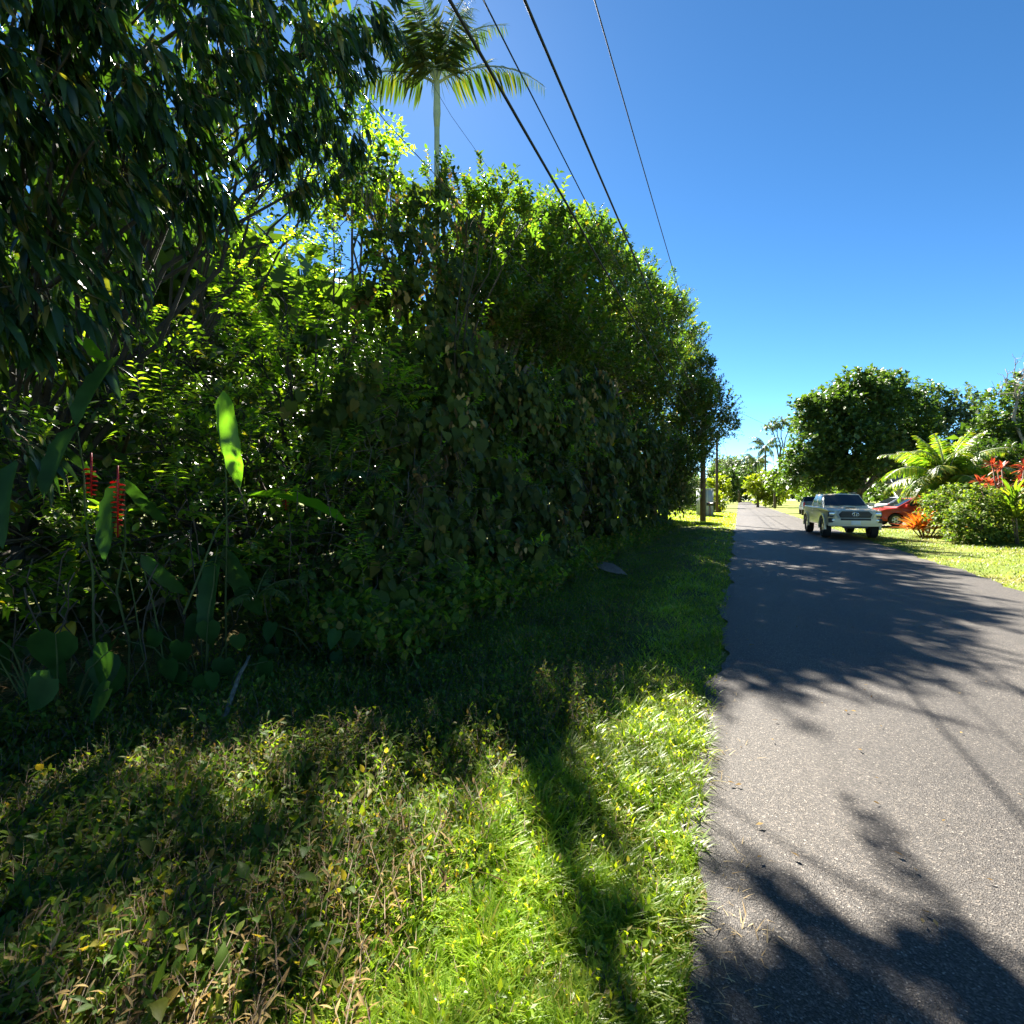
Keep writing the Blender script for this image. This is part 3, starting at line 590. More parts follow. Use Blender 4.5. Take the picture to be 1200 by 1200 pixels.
# ------------------------------------------------------------------ trees and plants beyond
def far_tree(name, label, lobes, mat, scale=1.0, dens=5, base=None, trunk=.2, seed=0, cat='tree', m=5, up=.3):
    sp = dict(SP['far']); sp['mat'] = mat; sp['m'] = m; sp['up'] = up
    return plant(name, label, cat, lobes, [(sp, dens, scale, 'crown')], base=base, trunk=trunk, seed=seed)
def G(px, Y):
    p = W(px, 584, Y=Y); return (p.x, p.y, 0)
far_tree('broad_tree', 'large round dark green tree behind the pickup truck', [L(*q[:2], None, q[2], q[3]) for q in
      [(1010, 480, 40, 52), (968, 492, 32, 51), (1052, 488, 34, 54), (1002, 456, 20, 52), (1032, 455, 20, 53), (956, 520, 28, 50), (1000, 530, 42, 50), (1058, 538, 34, 54), (938, 545, 18, 49), (968, 556, 20, 49), (1078, 505, 16, 56), (1085, 545, 22, 56), (925, 560, 8, 51), (945, 478, 12, 51), (985, 470, 14, 50)]],
      G_FARD, .95, 7.5, base=G(1005, 53), trunk=.5, seed=20, m=7)
far_tree('lime_tree', 'lower leafy light green tree at the left foot of the large tree', [L(*q[:2], None, q[2], q[3]) for q in [(930, 555, 18, 56), (958, 560, 15, 56), (912, 562, 13, 56), (980, 566, 10, 56), (940, 572, 9, 57)]], leafmat('lime_tree_leaf', [(0, (.07, .13, .02)), (1, (.16, .22, .03))], .4, .5), .8, 8, base=G(962, 57), trunk=.12, seed=21)
for i, (lab, q, Y, mat) in enumerate([
    ('feathery grey green tree right of the large round tree', [(1128, 475, 18), (1120, 500, 20), (1135, 520, 20), (1145, 490, 12)], 62, G_FARB),
    ('olive tree at the right edge below the bare branches', [(1185, 480, 30), (1165, 510, 24), (1195, 530, 30), (1225, 490, 36), (1200, 455, 14)], 48, G_FARD),
    ('slender tree peeking over the shoulder of the large tree', [(1092, 465, 15), (1085, 485, 18), (1100, 490, 12)], 64, G_FARD),
    ('dark tree closing off the yard behind the parked cars', [(1090, 560, 30), (1045, 565, 22), (1130, 550, 30), (1170, 560, 30), (1220, 560, 40)], 60, G_FARD)]):
    far_tree('yard_tree', lab, [L(a, b, None, c, Y) for a, b, c in q], mat, 1.0, 5, base=G(q[0][0], Y), trunk=.25, seed=30+i, up=.4)
# bare branches at the right edge
base = Vector(G(1192, 46)); rt = empty('bare_tree', base, label='leafless branches rising above the trees at the right edge', cat='tree')
rg = np.random.default_rng(5); m = MB(); top = W(1192, 470, Y=46); p = limb(m, base, top, .2, .12, rg=rg)
for px, py in ((1178, 432), (1190, 428), (1200, 425), (1215, 430), (1170, 455)):
    e = W(px, py, Y=46+rg.uniform(-1, 1)); q = limb(m, top, e, .09, .02, 5, wob=.2, rg=rg)
    for _ in range(6):
        a = q[rg.integers(1, 6)]; limb(m, a, a+rdir(1, rg)[0]*[1, 1, .4]*1.3+UP*.8, .03, .008, 4, wob=.2, rg=rg)
m.build('trunk', solid('bare_bark', (.30, .26, .22), .8), rt, origin=base)
FAR = [('dark_roadside_tree', 'dark tree arching over the far end of the road on the left', [(845, 562, 16), (858, 566, 9), (850, 578, 10)], 150, G_FARD),
       ('dark_roadside_tree', 'dark tree arching over the far end of the road on the right', [(888, 562, 12), (878, 560, 8), (884, 575, 8), (868, 556, 6)], 165, G_FARD),
       ('dark_roadside_tree', 'dark tree blocking the view where the road ends', [(868, 574, 9), (862, 578, 7), (876, 578, 7), (868, 564, 7)], 215, G_FARD),
       ('yellow_bush_tree', 'yellow green tree right of the road below the coconut palm', [(888, 572, 12), (902, 566, 14), (900, 580, 11), (882, 566, 8), (915, 576, 12)], 92, G_FARY),
       ('yellow_bush_tree', 'yellow green tree left of the road behind the farther pole', [(846, 572, 9), (838, 566, 8), (850, 580, 7), (832, 572, 8)], 84, G_FARY),
       ('yellow_bush_tree', 'yellow green bush just behind the mailboxes', [(834, 592, 8), (828, 584, 9), (840, 586, 7)], 58, G_FARY),
       ('roadside_shrub', 'dark leafy shrub left of the farther pole', [(843, 588, 7), (818, 580, 12), (808, 590, 12), (805, 570, 14)], 62, G_FARD),
       ('pale_tree', 'pale hazy tree showing above the far end of the road', [(862, 552, 12), (845, 550, 12), (880, 556, 10), (856, 562, 12)], 240, G_FARB)]
for i, (nm, lab, q, Y, mat) in enumerate(FAR):
    far_tree(nm, lab, [L(a, b, None, c, Y) for a, b, c in q], mat, .9*max(1, Y/75), 5/max(1, (Y/75)**1.6), base=G(q[0][0], Y), trunk=.2, seed=40+i, m=6)
def umbrella_tree(label, px, py, w, Y, seed, h=5):
    c = W(px, py, Y=Y); s = Y/600; lob = [(c+RIGHT*(dx*w*s)+Vector((0, 0, -abs(dx)*h*s)), (w*.3*s, w*.3*s, 3*s)) for dx in (-.42, -.15, .15, .42)]
    sp = dict(SP['far']); sp['mat'] = G_FARB; sp['up'] = 0
    plant('umbrella_tree', label, 'tree', lob, [(sp, 1.1 if Y > 150 else 3.0, Y/90, 'crown')], base=G(px, Y), trunk=.35, seed=seed)
umbrella_tree('flat topped umbrella tree beyond the end of the road', 866, 541, 44, 190, 60)
umbrella_tree('faint feathery tree peeking out left of the large round tree', 914, 494, 26, 110, 61, 14)
cp = lambda px, py, Y, lab, sd, ln=4.8: palm('coconut_palm', lab, G(px, Y), W(px, py, Y=Y).z, [(a+sd*17, e, 95, ln, 0) for a, e in ((0, 55), (45, 30), (90, 60), (135, 25), (180, 50), (225, 20), (270, 60), (315, 30), (20, 5), (200, -5), (110, 75))],
     trunk=(.2, .15), mat=G_PALM, n=26, ll=1.0, droop=.9, shaft=0, wl=2.4, bark=BARK, seed=sd)
cp(897, 524, 105, 'tall coconut palm standing beside the large round tree', 1)
cp(886, 542, 125, 'shorter coconut palm left of the tall coconut palm', 2)
cp(908, 562, 80, 'low palm with drooping pale fronds above the lawn', 3, 2.6)
# woods closing the horizon on both sides
wd = MB(); rg = np.random.default_rng(9)
def wood(n, x0, x1, y0, y1, h0, h1):
    x = rg.uniform(x0, x1, n); y = rg.uniform(y0, y1, n); z = rg.uniform(.2, 1, n)*(h0+(h1-h0)*fnoise(x, y, .07))
    return np.stack([x, y, z], 1)
P = np.concatenate([wood(30000, 22, 34, 66, 250, 6, 12), wood(20000, -40, -14, 40, 260, 7, 12), wood(26000, 30, 46, 5, 70, 6, 12), wood(16000, -60, 70, 260, 275, 7, 12), wood(20000, -26, -16, -20, 45, 9, 13)])
wd.inst(T_FAR, P, frames(rdir(len(P), rg), rdir(len(P), rg)+UP), np.full((len(P), 3), 1.3))
tag(wd.build('far_woods', G_FARD), 'mass of distant woodland closing the view on both sides', 'woods', kind='stuff')
# yard plants on the right
a = W(1108, 560, Y=22.5); gb = G(1108, 22.5)
palm('areca_palm', 'bushy yellow green palm clump in the front yard', (gb[0], gb[1], .1), 2.2,
     [(i*31+(i % 3)*7, (82, 62, 45, 28, 8)[i % 5], (45, 75, 90, 85, 70)[i % 5], (2.4, 2.9, 2.9, 2.5, 2.0)[i % 5], .3*((i % 3)-1)) for i in range(50)], trunk=(.09, .07), mat=G_YPALM, n=42, ll=.72, droop=.35, shaft=.5, wl=1.7, seed=5)
def spiky(name, label, cat, base, n, ln, mat, el=(15, 85), w=.06, h=0, heads=1, seed=0, spread=.0):
    """rosettes of strap leaves"""
    rg = np.random.default_rng(seed); base = Vector(base); root = empty(name, base, label=label, cat=cat)
    T = strip([.8, 1, .8], w, .35, .25)
    st = MB(); lf = MB()
    for k in range(heads):
        o = np.array(tuple(base))+np.array([rg.uniform(-spread, spread), rg.uniform(-spread, spread), h*rg.uniform(.5, 1)])
        st.tube([np.array([base.x+(o[0]-base.x)*.5, base.y+(o[1]-base.y)*.5, base.z]), o], .02, 6)
        az = rg.uniform(0, 2*math.pi, n); e = np.radians(rg.uniform(el[0], el[1], n))
        d = np.stack([np.cos(az)*np.cos(e), np.sin(az)*np.cos(e), np.sin(e)], 1); nn = UP-d*.3+rdir(n, rg)*.2
        l = ln*rg.uniform(.7, 1.15, n); lf.inst(T, np.tile(o, (n, 1)), frames(d, nn), np.stack([l, l, l], 1))
    st.build('stem', TWIG, root, origin=base); lf.build('leaves', mat, root, origin=base); return root
def GG(px, Y): b = G(px, Y); return (b[0], b[1], float(gh(b[0], b[1]))-.01)
spiky('croton', 'orange spiky leaved plant at the left end of the flower bed', 'plant', GG(1084, 20.8), 26, .75, G_ORANGE, (10, 80), .055, .45, 11, 1, .5)
spiky('ti_plant', 'tall red leaved ti plant behind the green shrub', 'plant', GG(1186, 18.5), 20, .34, G_RED, (-20, 85), .10, 2.8, 26, 2, .85)
spiky('croton', 'red and orange croton behind the orange spiky plant', 'plant', GG(1093, 22), 20, .45, G_RED, (0, 85), .10, 1.5, 7, 3, .5)
spiky('dracaena', 'yellow green strap leaved plant at the right edge of the bed', 'plant', GG(1196, 16.8), 30, .8, G_YPALM, (15, 85), .05, 1.5, 6, 4, .5)
def bush(label, px, Y, lob, sp, dens, scale, seed):
    plant('shrub', label, 'shrub', [L(a, b, None, c, Y) for a, b, c in lob], [(sp, dens, scale, 'crown')], base=GG(px, Y), trunk=.04, seed=seed)
LS = dict(SP['mid']); LS['mat'] = leafmat('shrub_leaf', [(0, (.06, .12, .02)), (.6, (.12, .19, .03)), (1, (.25, .26, .05))], .35, .55, spec=.2)
bush('round glossy green shrub in the middle of the flower bed', 1150, 17.5, [(1140, 612, 24), (1165, 608, 26), (1150, 590, 18), (1180, 622, 16), (1130, 628, 12), (1160, 628, 14)], LS, 34, 1.0, 70)
bush('smaller leafy shrub between the orange plant and the round shrub', 1115, 19, [(1112, 600, 20), (1100, 590, 14), (1122, 585, 16), (1112, 618, 12)], LS, 28, 1.0, 71)
bush('dark shrub behind the palm clump', 1135, 24, [(1130, 570, 24), (1150, 560, 22), (1120, 590, 18), (1165, 580, 20), (1180, 545, 24), (1205, 560, 26), (1160, 535, 16)], 'mid', 22, 1.4, 72)
bush('shrub standing at the right edge of the yard', 1215, 17.5, [(1215, 600, 26), (1200, 625, 14), (1230, 620, 20)], LS, 26, 1.2, 73)
# ------------------------------------------------------------------ house, shed, mailboxes
WALLW = solid('painted_wall', (.62, .60, .55), .8, var=.06); ROOFM = solid('metal_roof', (.55, .57, .58), .4, var=.08, metal=.2)
DARKG = glassmat('window_glass'); WHITE = solid('white_trim', (.75, .75, .73), .5, var=.04)
def house(label, c, w, dpt, h, rz, roof=ROOFM):
    root = empty('house', c, rz, label=label, cat='house')
    m = MB(); m.box((0, 0, h/2), (w/2, dpt/2, h/2)); m.build('wall', WALLW, root)
    m = MB(); a = w/2+.5; b = dpt/2+.5; z = h+.004; k = h+dpt*.22
    m.add([(-a, -b, z), (a, -b, z), (a, b, z), (-a, b, z), (-a, 0, k), (a, 0, k), (-a, -b, z+.12), (a, -b, z+.12), (a, b, z+.12), (-a, b, z+.12), (-a, 0, k+.12), (a, 0, k+.12)],
          [(6, 7, 11, 10), (10, 11, 8, 9), (1, 0, 3, 2), (0, 1, 7, 6), (2, 3, 9, 8), (0, 6, 10, 9, 3), (1, 2, 8, 11, 7)])
    m.build('roof', roof, root)
    for x in (-w*.3, 0, w*.3):
        f = MB(); f.box((x, -dpt/2-.02, h*.58), (.6, .04, .5)); fo = f.build('window', WHITE, root)
        p = MB(); p.box((x, -dpt/2-.064, h*.58), (.52, .004, .42)); p.build('pane', DARKG, fo)
    return root
g = G(1095, 47); house('low pale house mostly hidden behind the palm clump', (g[0]+3, g[1], .5), 10, 7, 2.5, R(10))
g = G(1235, 46); house('pale building just visible above the red leaves at the right edge', (g[0], g[1], .5), 7, 6, 2.9, R(5))
g = G(826, 45); sh = empty('shed', (g[0], g[1], 0), R(-20), label='small pale ribbed shed beside the utility pole', cat='shed')
m = MB(); m.box((0, 0, 1.2), (.55, .5, 1.2)); m.build('wall', solid('grey_siding', (.42, .47, .52), .6, var=.1), sh)
m = MB(); m.box((0, 0, 2.44), (.64, .6, .035)); m.build('roof', WHITE, sh)
for k in range(6):
    m = MB(); m.box((-.45+.18*k, -.515, 1.2), (.02, .012, 1.15)); m.build('rib', WHITE, sh)
def mailbox(label, px, Y, mat, s=1.0):
    g = G(px, Y); o = empty('mailbox', (g[0], g[1], 0), R(75), label=label, cat='mailbox')
    m = MB(); m.box((0, 0, .5*s), (.045, .045, .5*s)); m.build('post', POLEWOOD, o)
    b = MB(); a = np.linspace(0, math.pi, 9); pr = [(-.12, 0)]+[(-.12*math.cos(t), .13+.12*math.sin(t)) for t in a]+[(.12, 0)]
    n = len(pr); V = [(x*s, -.26*s, (1.0+z)*s) for x, z in pr]+[(x*s, .26*s, (1.0+z)*s) for x, z in pr]
    b.add(V, [tuple(range(n)), tuple(range(2*n-1, n-1, -1))]+[(i, (i+1) % n, n+(i+1) % n, n+i) for i in range(n)]); bo = b.build('box', mat, o)
    f = MB(); f.box((.13*s, .1, 1.2*s), (.008, .03, .09)); f.build('flag', bpy.data.materials.get('flag_red') or solid('flag_red', (.5, .03, .03), .5), o)
BLK = solid('black_paint', (.02, .02, .02), .4)
mailbox('black mailbox on a post in front of the bushes', 832, 42, BLK)
mailbox('white mailbox beyond the black one beside the road', 848.5, 70, WHITE, 1.2)
m = MB(); rg = np.random.default_rng(12); k = 170; x = rg.uniform(-.15, 4.4, k)**1.0*rg.uniform(.1, 1, k); y = rg.uniform(1, 14, k)**1.0
m.inst(T_TINY, np.stack([x, y, np.full(k, .022)], 1), frames(rdir(k, rg)*[1, 1, .15], np.tile(UP, (k, 1))+rdir(k, rg)*.3), np.full((k, 3), .035)*rg.uniform(.5, 1.2, (k, 1)))
tag(m.build('leaf_litter', G_DRY), 'tiny dry leaves and specks scattered over the asphalt', 'litter', kind='stuff')
# debris at the foot of the thicket
def debris(name, label, cat, px, py, T, ln, w, mat, d, n=(0, 0, 1), z=.08):
    p = W(px, py); p.z = float(gh(p.x, p.y))+z; m = MB(); o = np.array([0., 0, 0])
    m.inst(T, [o], frames(np.array([d], float), np.array([n], float)), np.array([[ln*w, ln, ln]])); b = m.build(name, mat, smooth=True, origin=None); b.location = p
    mod = b.modifiers.new('thickness', 'SOLIDIFY'); mod.thickness = .006
    return tag(b, label, cat)
SHEATH = solid('dry_sheath', (.16, .12, .09), .7, var=.3, scale=12)
debris('palm_sheath', 'fallen pale brown palm sheath at the foot of the vine wall', 'palm sheath', 655, 668, strip([.7, 1, .8], .28, -.4, .5), .6, 1, SHEATH, (1, -.6, .35), (0, -.6, 1), .12)
debris('palm_sheath', 'second fallen palm sheath curled on the shaded ground', 'palm sheath', 735, 676, strip([.7, 1, .8], .22, -.2, .5), .75, 1, SHEATH, (-1, .2, .05), (0, -.4, 1), .08)
debris('yellow_leaf', 'large yellow leaf hanging low at the left', 'leaf', 78, 815, heart(.1), .2, 1.1, G_YEL, (.3, -.2, -1), (.3, -1, .3), .35)
m = MB(); rg = np.random.default_rng(4); a = W(262, 868); b = W(292, 835); a.z = .12; b.z = .42; limb(m, a, b, .02, .010, 8, wob=.03, rg=rg)
tag(m.build('dead_branch', solid('lichen_bark', (.10, .10, .08), .95, var=.7, scale=30), smooth=True), 'pale lichen covered dead branch in the dark litter', 'branch')
# hanging roots and dry vines on the shaded face
for i in range(70):
    px = rg.uniform(420, 740); py = rg.uniform(470, 620); x = -3.45-rg.uniform(0, .5)-max(0, 560-py)*.006
    a = W(px, py, x); b = Vector((a.x+rg.uniform(-.2, .3), a.y+rg.uniform(-.5, .5), max(.1, a.z-rg.uniform(.5, 2))))
    if i == 0: hv = MB()
    limb(hv, a, b, .009*a.length/9, .004*a.length/9, 4, wob=.25, n=9, rg=rg)
for i in range(40):
    px = rg.uniform(20, 420); py = rg.uniform(560, 720); a = W(px, py, -4.0-rg.uniform(0, .6)); b = Vector((a.x+rg.uniform(-.3, .3), a.y+rg.uniform(-.4, .4), .15))
    limb(hv, a, b, .006, .004, 4, wob=.12, n=8, rg=rg)
tag(hv.build('hanging_stems', solid('dark_stem', (.06, .045, .03), .9)), 'tangle of thin bare stems and dry vines hanging in the thicket', 'vines', kind='stuff')
# ------------------------------------------------------------------ vehicles (front faces local -y)
def bm_obj(name, verts, faces, mat, parent, bevel=0, seg=2, smooth=True, loc=None):
    me = bpy.data.meshes.new(name); bm = bmesh.new()
    vs = [bm.verts.new(v) for v in verts]
    for f in faces: bm.faces.new([vs[i] for i in f])
    bmesh.ops.recalc_face_normals(bm, faces=bm.faces)
    if bevel:
        ed = [e for e in bm.edges if len(e.link_faces) == 2 and e.calc_face_angle(0) > .35]
        bmesh.ops.bevel(bm, geom=ed, offset=bevel, segments=seg, affect='EDGES', clamp_overlap=True, profile=.6)
    if smooth:
        for f in bm.faces: f.smooth = True
    bm.to_mesh(me); bm.free(); me.materials.append(mat)
    if smooth: me.set_sharp_from_angle(angle=R(38))
    o = bpy.data.objects.new(name, me); COL.objects.link(o); o.parent = parent
    if loc: o.location = loc
    return o
def prism(prof, xs):
    """closed (y,z) outline carried across stations [(x, squeeze fn)]"""
    n = len(prof); V = []
    for x, fn in xs: V += [(x, *fn(y, z)) for y, z in prof]
    F = [tuple(range(n)), tuple(reversed(range((len(xs)-1)*n, len(xs)*n)))]
    for k in range(len(xs)-1): F += [(k*n+i, k*n+(i+1) % n, (k+1)*n+(i+1) % n, (k+1)*n+i) for i in range(n)]
    return V, F
def bx(name, c, h, mat, parent, bevel=.01, rx=0):
    v = [(x*h[0], y*h[1], z*h[2]) for x in (-1, 1) for y in (-1, 1) for z in (-1, 1)]
    o = bm_obj(name, v, [(0, 1, 3, 2), (4, 6, 7, 5), (0, 4, 5, 1), (2, 3, 7, 6), (0, 2, 6, 4), (1, 5, 7, 3)], mat, parent, bevel, 2)
    o.location = c; o.rotation_euler.x = rx; return o
TYRE = solid('tyre_rubber', (.018, .018, .018), .8); RIM = solid('alloy_rim', (.45, .46, .47), .35, metal=.8, var=.03)
TRIM = solid('black_trim', (.02, .02, .021), .6); CHROME = solid('chrome', (.6, .6, .62), .2, metal=1, var=.02)
LAMP = solid('headlight_lens', (.42, .44, .46), .12, metal=.5, var=.05); TAIL = solid('tail_lamp', (.35, .01, .01), .2); GLASS = glassmat('car_glass')
UNDER = solid('underbody', (.012, .012, .012), .9)
def paint(name, c, rough=.3): return solid(name, c, rough, var=.02, spec=.4, coat=.15)
def wheel(parent, x, y, r, w):
    s = 1 if x > 0 else -1
    a = np.linspace(0, 2*math.pi, 29)[:-1]; pr = [(r*.62, -w/2), (r*.9, -w/2), (r*.985, -w*.38), (r, 0), (r*.985, w*.38), (r*.9, w/2), (r*.62, w/2)]
    V = [(ww, rr*math.cos(t), rr*math.sin(t)) for rr, ww in pr for t in a]; n = 28
    F = [(k*n+i, k*n+(i+1) % n, (k+1)*n+(i+1) % n, (k+1)*n+i) for k in range(6) for i in range(n)]
    o = bm_obj('wheel', V, F, TYRE, parent, loc=(x, y, r))
    V = []; F = []; 
    V += [(s*w*.30, 0, 0)]+[(s*w*.18, r*.62*math.cos(t), r*.62*math.sin(t)) for t in a]; F += [(0, 1+i, 1+(i+1) % n) for i in range(n)]
    dk = bm_obj('hub', V, F, TRIM, o)
    V = []; F = []
    for k in range(6):
        t = k*math.pi/3; c, sn = math.cos(t), math.sin(t); b = len(V)
        for rr, hw, ww in ((.04, .04, .42), (r*.6, .03, .36)):
            for q in (-1, 1): V.append((s*w*ww, rr*c-q*hw*sn, rr*sn+q*hw*c))
        for rr, hw, ww in ((.04, .04, .2), (r*.6, .03, .2)):
            for q in (-1, 1): V.append((s*w*ww, rr*c-q*hw*sn, rr*sn+q*hw*c))
        F += [(b, b+1, b+3, b+2), (b, b+2, b+6, b+4), (b+1, b+5, b+7, b+3), (b+2, b+3, b+7, b+6)]
    b = len(V); V += [(s*w*ww, r*q*math.cos(t), r*q*math.sin(t)) for q, ww in ((.63, .42), (.55, .40)) for t in a]
    F += [(b+i, b+(i+1) % n, b+n+(i+1) % n, b+n+i) for i in range(n)]
    bm_obj('rim', V, F, RIM, o)
def arc(cy, cz, r, a0, a1, n=10): return [(cy+r*math.cos(R(a0+(a1-a0)*i/n)), cz+r*math.sin(R(a0+(a1-a0)*i/n))) for i in range(n+1)]
def vehicle(label, cat, loc, rz, body, W2, wheels, wr, arch, gh_, pm, name='parked_car', sill=.32, nose=None, ww=.23):
    """body: upper outline front->rear; gh_: (y0,y1 base, z base, y0,y1 roof, z roof, half widths base and roof)"""
    root = empty(name, loc, rz, label=label, cat=cat)
    y0 = body[0][0]; y1 = body[-1][0]; wf, wb = wheels
    low = [(y1-.02, sill+.12)]+[(y, z) for y, z in arc(wb, wr, arch, -8, 188) if z > sill-.1]+[(wf+arch+.02, sill)]
    low = [(y1-.02, sill+.14), (wb+arch+.03, sill)]+arc(wb, wr, arch, math.degrees(math.asin((sill-wr)/arch)), 180-math.degrees(math.asin((sill-wr)/arch)))+arc(wf, wr, arch, math.degrees(math.asin((sill-wr)/arch)), 180-math.degrees(math.asin((sill-wr)/arch)))+[(y0+.06, sill+.05)]
    prof = body+low
    zb = gh_[2]; zm = (sill+zb)/2
    def sq(k):
        return lambda y, z: (y, z)
    n = len(prof); V = []; xs = [-1, -.88, .88, 1]
    for s in xs:
        for y, z in prof:
            end = max(0, 1-(y-y0)/.55)**2*.16+max(0, 1-(y1-y)/.5)**2*.08
            wdt = W2*(1-end)*(1-.06*max(0, (z-zm)/(zb-zm+.01)))
            dy = (abs(s) > .95)*(.10*max(0, 1-(y-y0)/.3)-.05*max(0, 1-(y1-y)/.3)); 
            V.append((wdt*s, y+dy, z-(.035 if abs(s) > .95 and z > zb-.25 else 0)))
    F = [tuple(range(n)), tuple(reversed(range(3*n, 4*n)))]
    for k in range(3): F += [(k*n+i, k*n+(i+1) % n, (k+1)*n+(i+1) % n, (k+1)*n+i) for i in range(n)]
    bo = bm_obj('body', V, F, pm, root, .022, 3)
    bx('underbody', (0, (y0+y1)/2, sill+.08), (W2*.78, (y1-y0)/2-.25, .12), UNDER, root)
    a, b, z, c, d, zr, hb, hr = gh_
    V = [(-hb, a, z-.06), (hb, a, z-.06), (hb, b, z-.06), (-hb, b, z-.06), (-hr, c, zr-.03), (hr, c, zr-.03), (hr, d, zr-.03), (-hr, d, zr-.03), (0, c-.05, zr), (0, d+.04, zr-.01), (0, a-.08, z-.06), (0, b+.05, z-.06)]
    cab = bm_obj('cabin', V, [(10, 8, 4, 0), (10, 1, 5, 8), (1, 2, 6, 5), (3, 0, 4, 7), (2, 11, 9, 6), (11, 3, 7, 9), (4, 8, 9, 7), (8, 5, 6, 9), (0, 3, 11, 10), (10, 11, 2, 1)], pm, root, .045, 3)
    def quad(nm, P4, off, m=.0, mat=GLASS, par=root):
        P4 = [Vector(p) for p in P4]; nn = (P4[1]-P4[0]).cross(P4[3]-P4[0]).normalized(); ctr = sum(P4, Vector())/4
        if nn.dot(ctr-Vector((0, (a+b)/2, z+.1))) < 0: nn = -nn
        return bm_obj(nm, [p+nn*off for p in P4]+[p+nn*(off-.012) for p in P4], [(0, 1, 2, 3), (7, 6, 5, 4), (0, 4, 5, 1), (1, 5, 6, 2), (2, 6, 7, 3), (3, 7, 4, 0)], mat, par, 0, smooth=False)
    def on(f0, f1, t, s_): return Vector(f0).lerp(Vector(f1), t)
    A, B, Cc, D, E, Fv, Gv, H = [Vector(v) for v in V[:8]]; cb, ct = Vector(V[10]), Vector(V[8]); rb, rt_ = Vector(V[11]), Vector(V[9])
    lift = Vector((0, 0, .0))
    def face(p, q, r, s, u0, u1, v0, v1): # p->q bottom, s->r top
        g = lambda u, v: p.lerp(q, u).lerp(s.lerp(r, u), v); return [g(u0, v0), g(u1, v0), g(u1, v1), g(u0, v1)]
    ws = [A.lerp(E, .14), cb.lerp(ct, .14), B.lerp(Fv, .14), B.lerp(Fv, .90), ct.lerp(cb, .10), A.lerp(E, .90)]
    ws = [Vector((p.x*.93, p.y, p.z)) for p in ws]
    nn = Vector((0, a-c, 0)); nn = Vector((0, -(zr-z), (c-a))).normalized()
    bm_obj('windshield', [p+nn*.012 for p in ws], [(0, 1, 4, 5), (1, 2, 3, 4)], GLASS, root)
    rw = [D.lerp(H, .2), rb.lerp(rt_, .2), Cc.lerp(Gv, .2), Cc.lerp(Gv, .88), rt_.lerp(rb, .12), D.lerp(H, .88)]
    nn = Vector((0, (zr-z), b-d)).normalized(); bm_obj('rear_window', [Vector((p.x*.9, p.y, p.z))+nn*.012 for p in rw], [(0, 5, 4, 1), (1, 4, 3, 2)], GLASS, root)
    for P4 in ((B, Cc, Gv, Fv), (A, D, H, E)):
        quad('side_window', face(*P4, .10, .50, .20, .86), .012); quad('side_window', face(*P4, .55, .90, .20, .86), .012)
    for y in wheels:
        for s in (-1, 1): wheel(root, s*(W2-ww/2+.01), y, wr, ww)
    for s in (-1, 1):
        bx('mirror', (s*(W2+.08), a+.45, z+.06), (.10, .06, .08), pm, root, .03)
        bx('door_handle', (s*(W2-.002), (a+b)/2+.15, z-.18), (.02, .08, .015), pm, root, .006)
    return root
# beige pickup facing the camera
BEIGE = paint('beige_paint', (.76, .65, .43))
fl = W(999, 628, Y=20.3)
arch_ring = lambda root, s, y, W2, r: bm_obj('fender_flare', [(s*(W2+.035*q), y+rr*math.cos(t), .40+rr*math.sin(t)) for rr, q in ((r-.005, 1), (r+.07, 1), (r+.07, -1), (r-.005, -1)) for t in np.linspace(R(-5), R(185), 15)],
      [(k*15+i, k*15+i+1, ((k+1) % 4)*15+i+1, ((k+1) % 4)*15+i) for k in range(4) for i in range(14)], BEIGE, root)
pk = (3.92, 26.1)
T = vehicle('beige pickup truck with hood scoop, parked half on the lawn facing the camera', 'pickup truck', (pk[0], pk[1], .02), R(4),
    [(-2.64, .66), (-2.66, .98), (-2.60, 1.09), (-2.40, 1.14), (-1.25, 1.22), (.98, 1.25), (2.62, 1.27), (2.67, .7)], .93, (-1.72, 1.52), .40, .50,
    (-1.36, 1.06, 1.26, -.52, .82, 1.79, .82, .66), BEIGE, 'pickup_truck', .50, ww=.27)
for s in (-1, 1):
    for y in (-1.72, 1.52): arch_ring(T, s, y, .93, .50)
    bx('headlight', (s*.70, -2.575, .97), (.17, .06, .075), LAMP, T, .025)
    bx('headlight_bezel', (s*.705, -2.56, .955), (.20, .055, .105), TRIM, T, .03)
    bx('fog_lamp_housing', (s*.72, -2.62, .715), (.17, .06, .085), TRIM, T, .03)
    fo = bx('fog_lamp', (s*.73, -2.672, .72), (.05, .02, .045), LAMP, T, .015)
    bx('roof_rail', (s*.60, .15, 1.815), (.02, .55, .018), TRIM, T, .01)
    bx('tow_hook', (s*.34, -2.67, .46), (.03, .04, .03), TRIM, T, .01)
gr = [(-.50, .83), (-.56, .96), (-.44, 1.08), (.44, 1.08), (.56, .96), (.50, .83)]
bm_obj('grille_surround', [(x*1.14, y, .955+(z-.955)*1.36) for y in (-2.69, -2.58) for x, z in gr], [(0, 1, 2, 3, 4, 5), (11, 10, 9, 8, 7, 6)]+[(i, 6+i, 6+(i+1) % 6, (i+1) % 6) for i in range(6)], paint('grey_surround', (.40, .40, .36)), T, .012)
go = bm_obj('grille', [(x, y, z) for y in (-2.705, -2.66) for x, z in gr], [(0, 1, 2, 3, 4, 5), (11, 10, 9, 8, 7, 6)]+[(i, 6+i, 6+(i+1) % 6, (i+1) % 6) for i in range(6)], TRIM, T, .008)
def ring(mb, cx, cz, rx, rz, y, w=.011, n=24):
    p = [(cx+rx*math.cos(t), y, cz+rz*math.sin(t)) for t in np.linspace(0, 2*math.pi, n+1)]; mb.tube(p, w, 5, False)
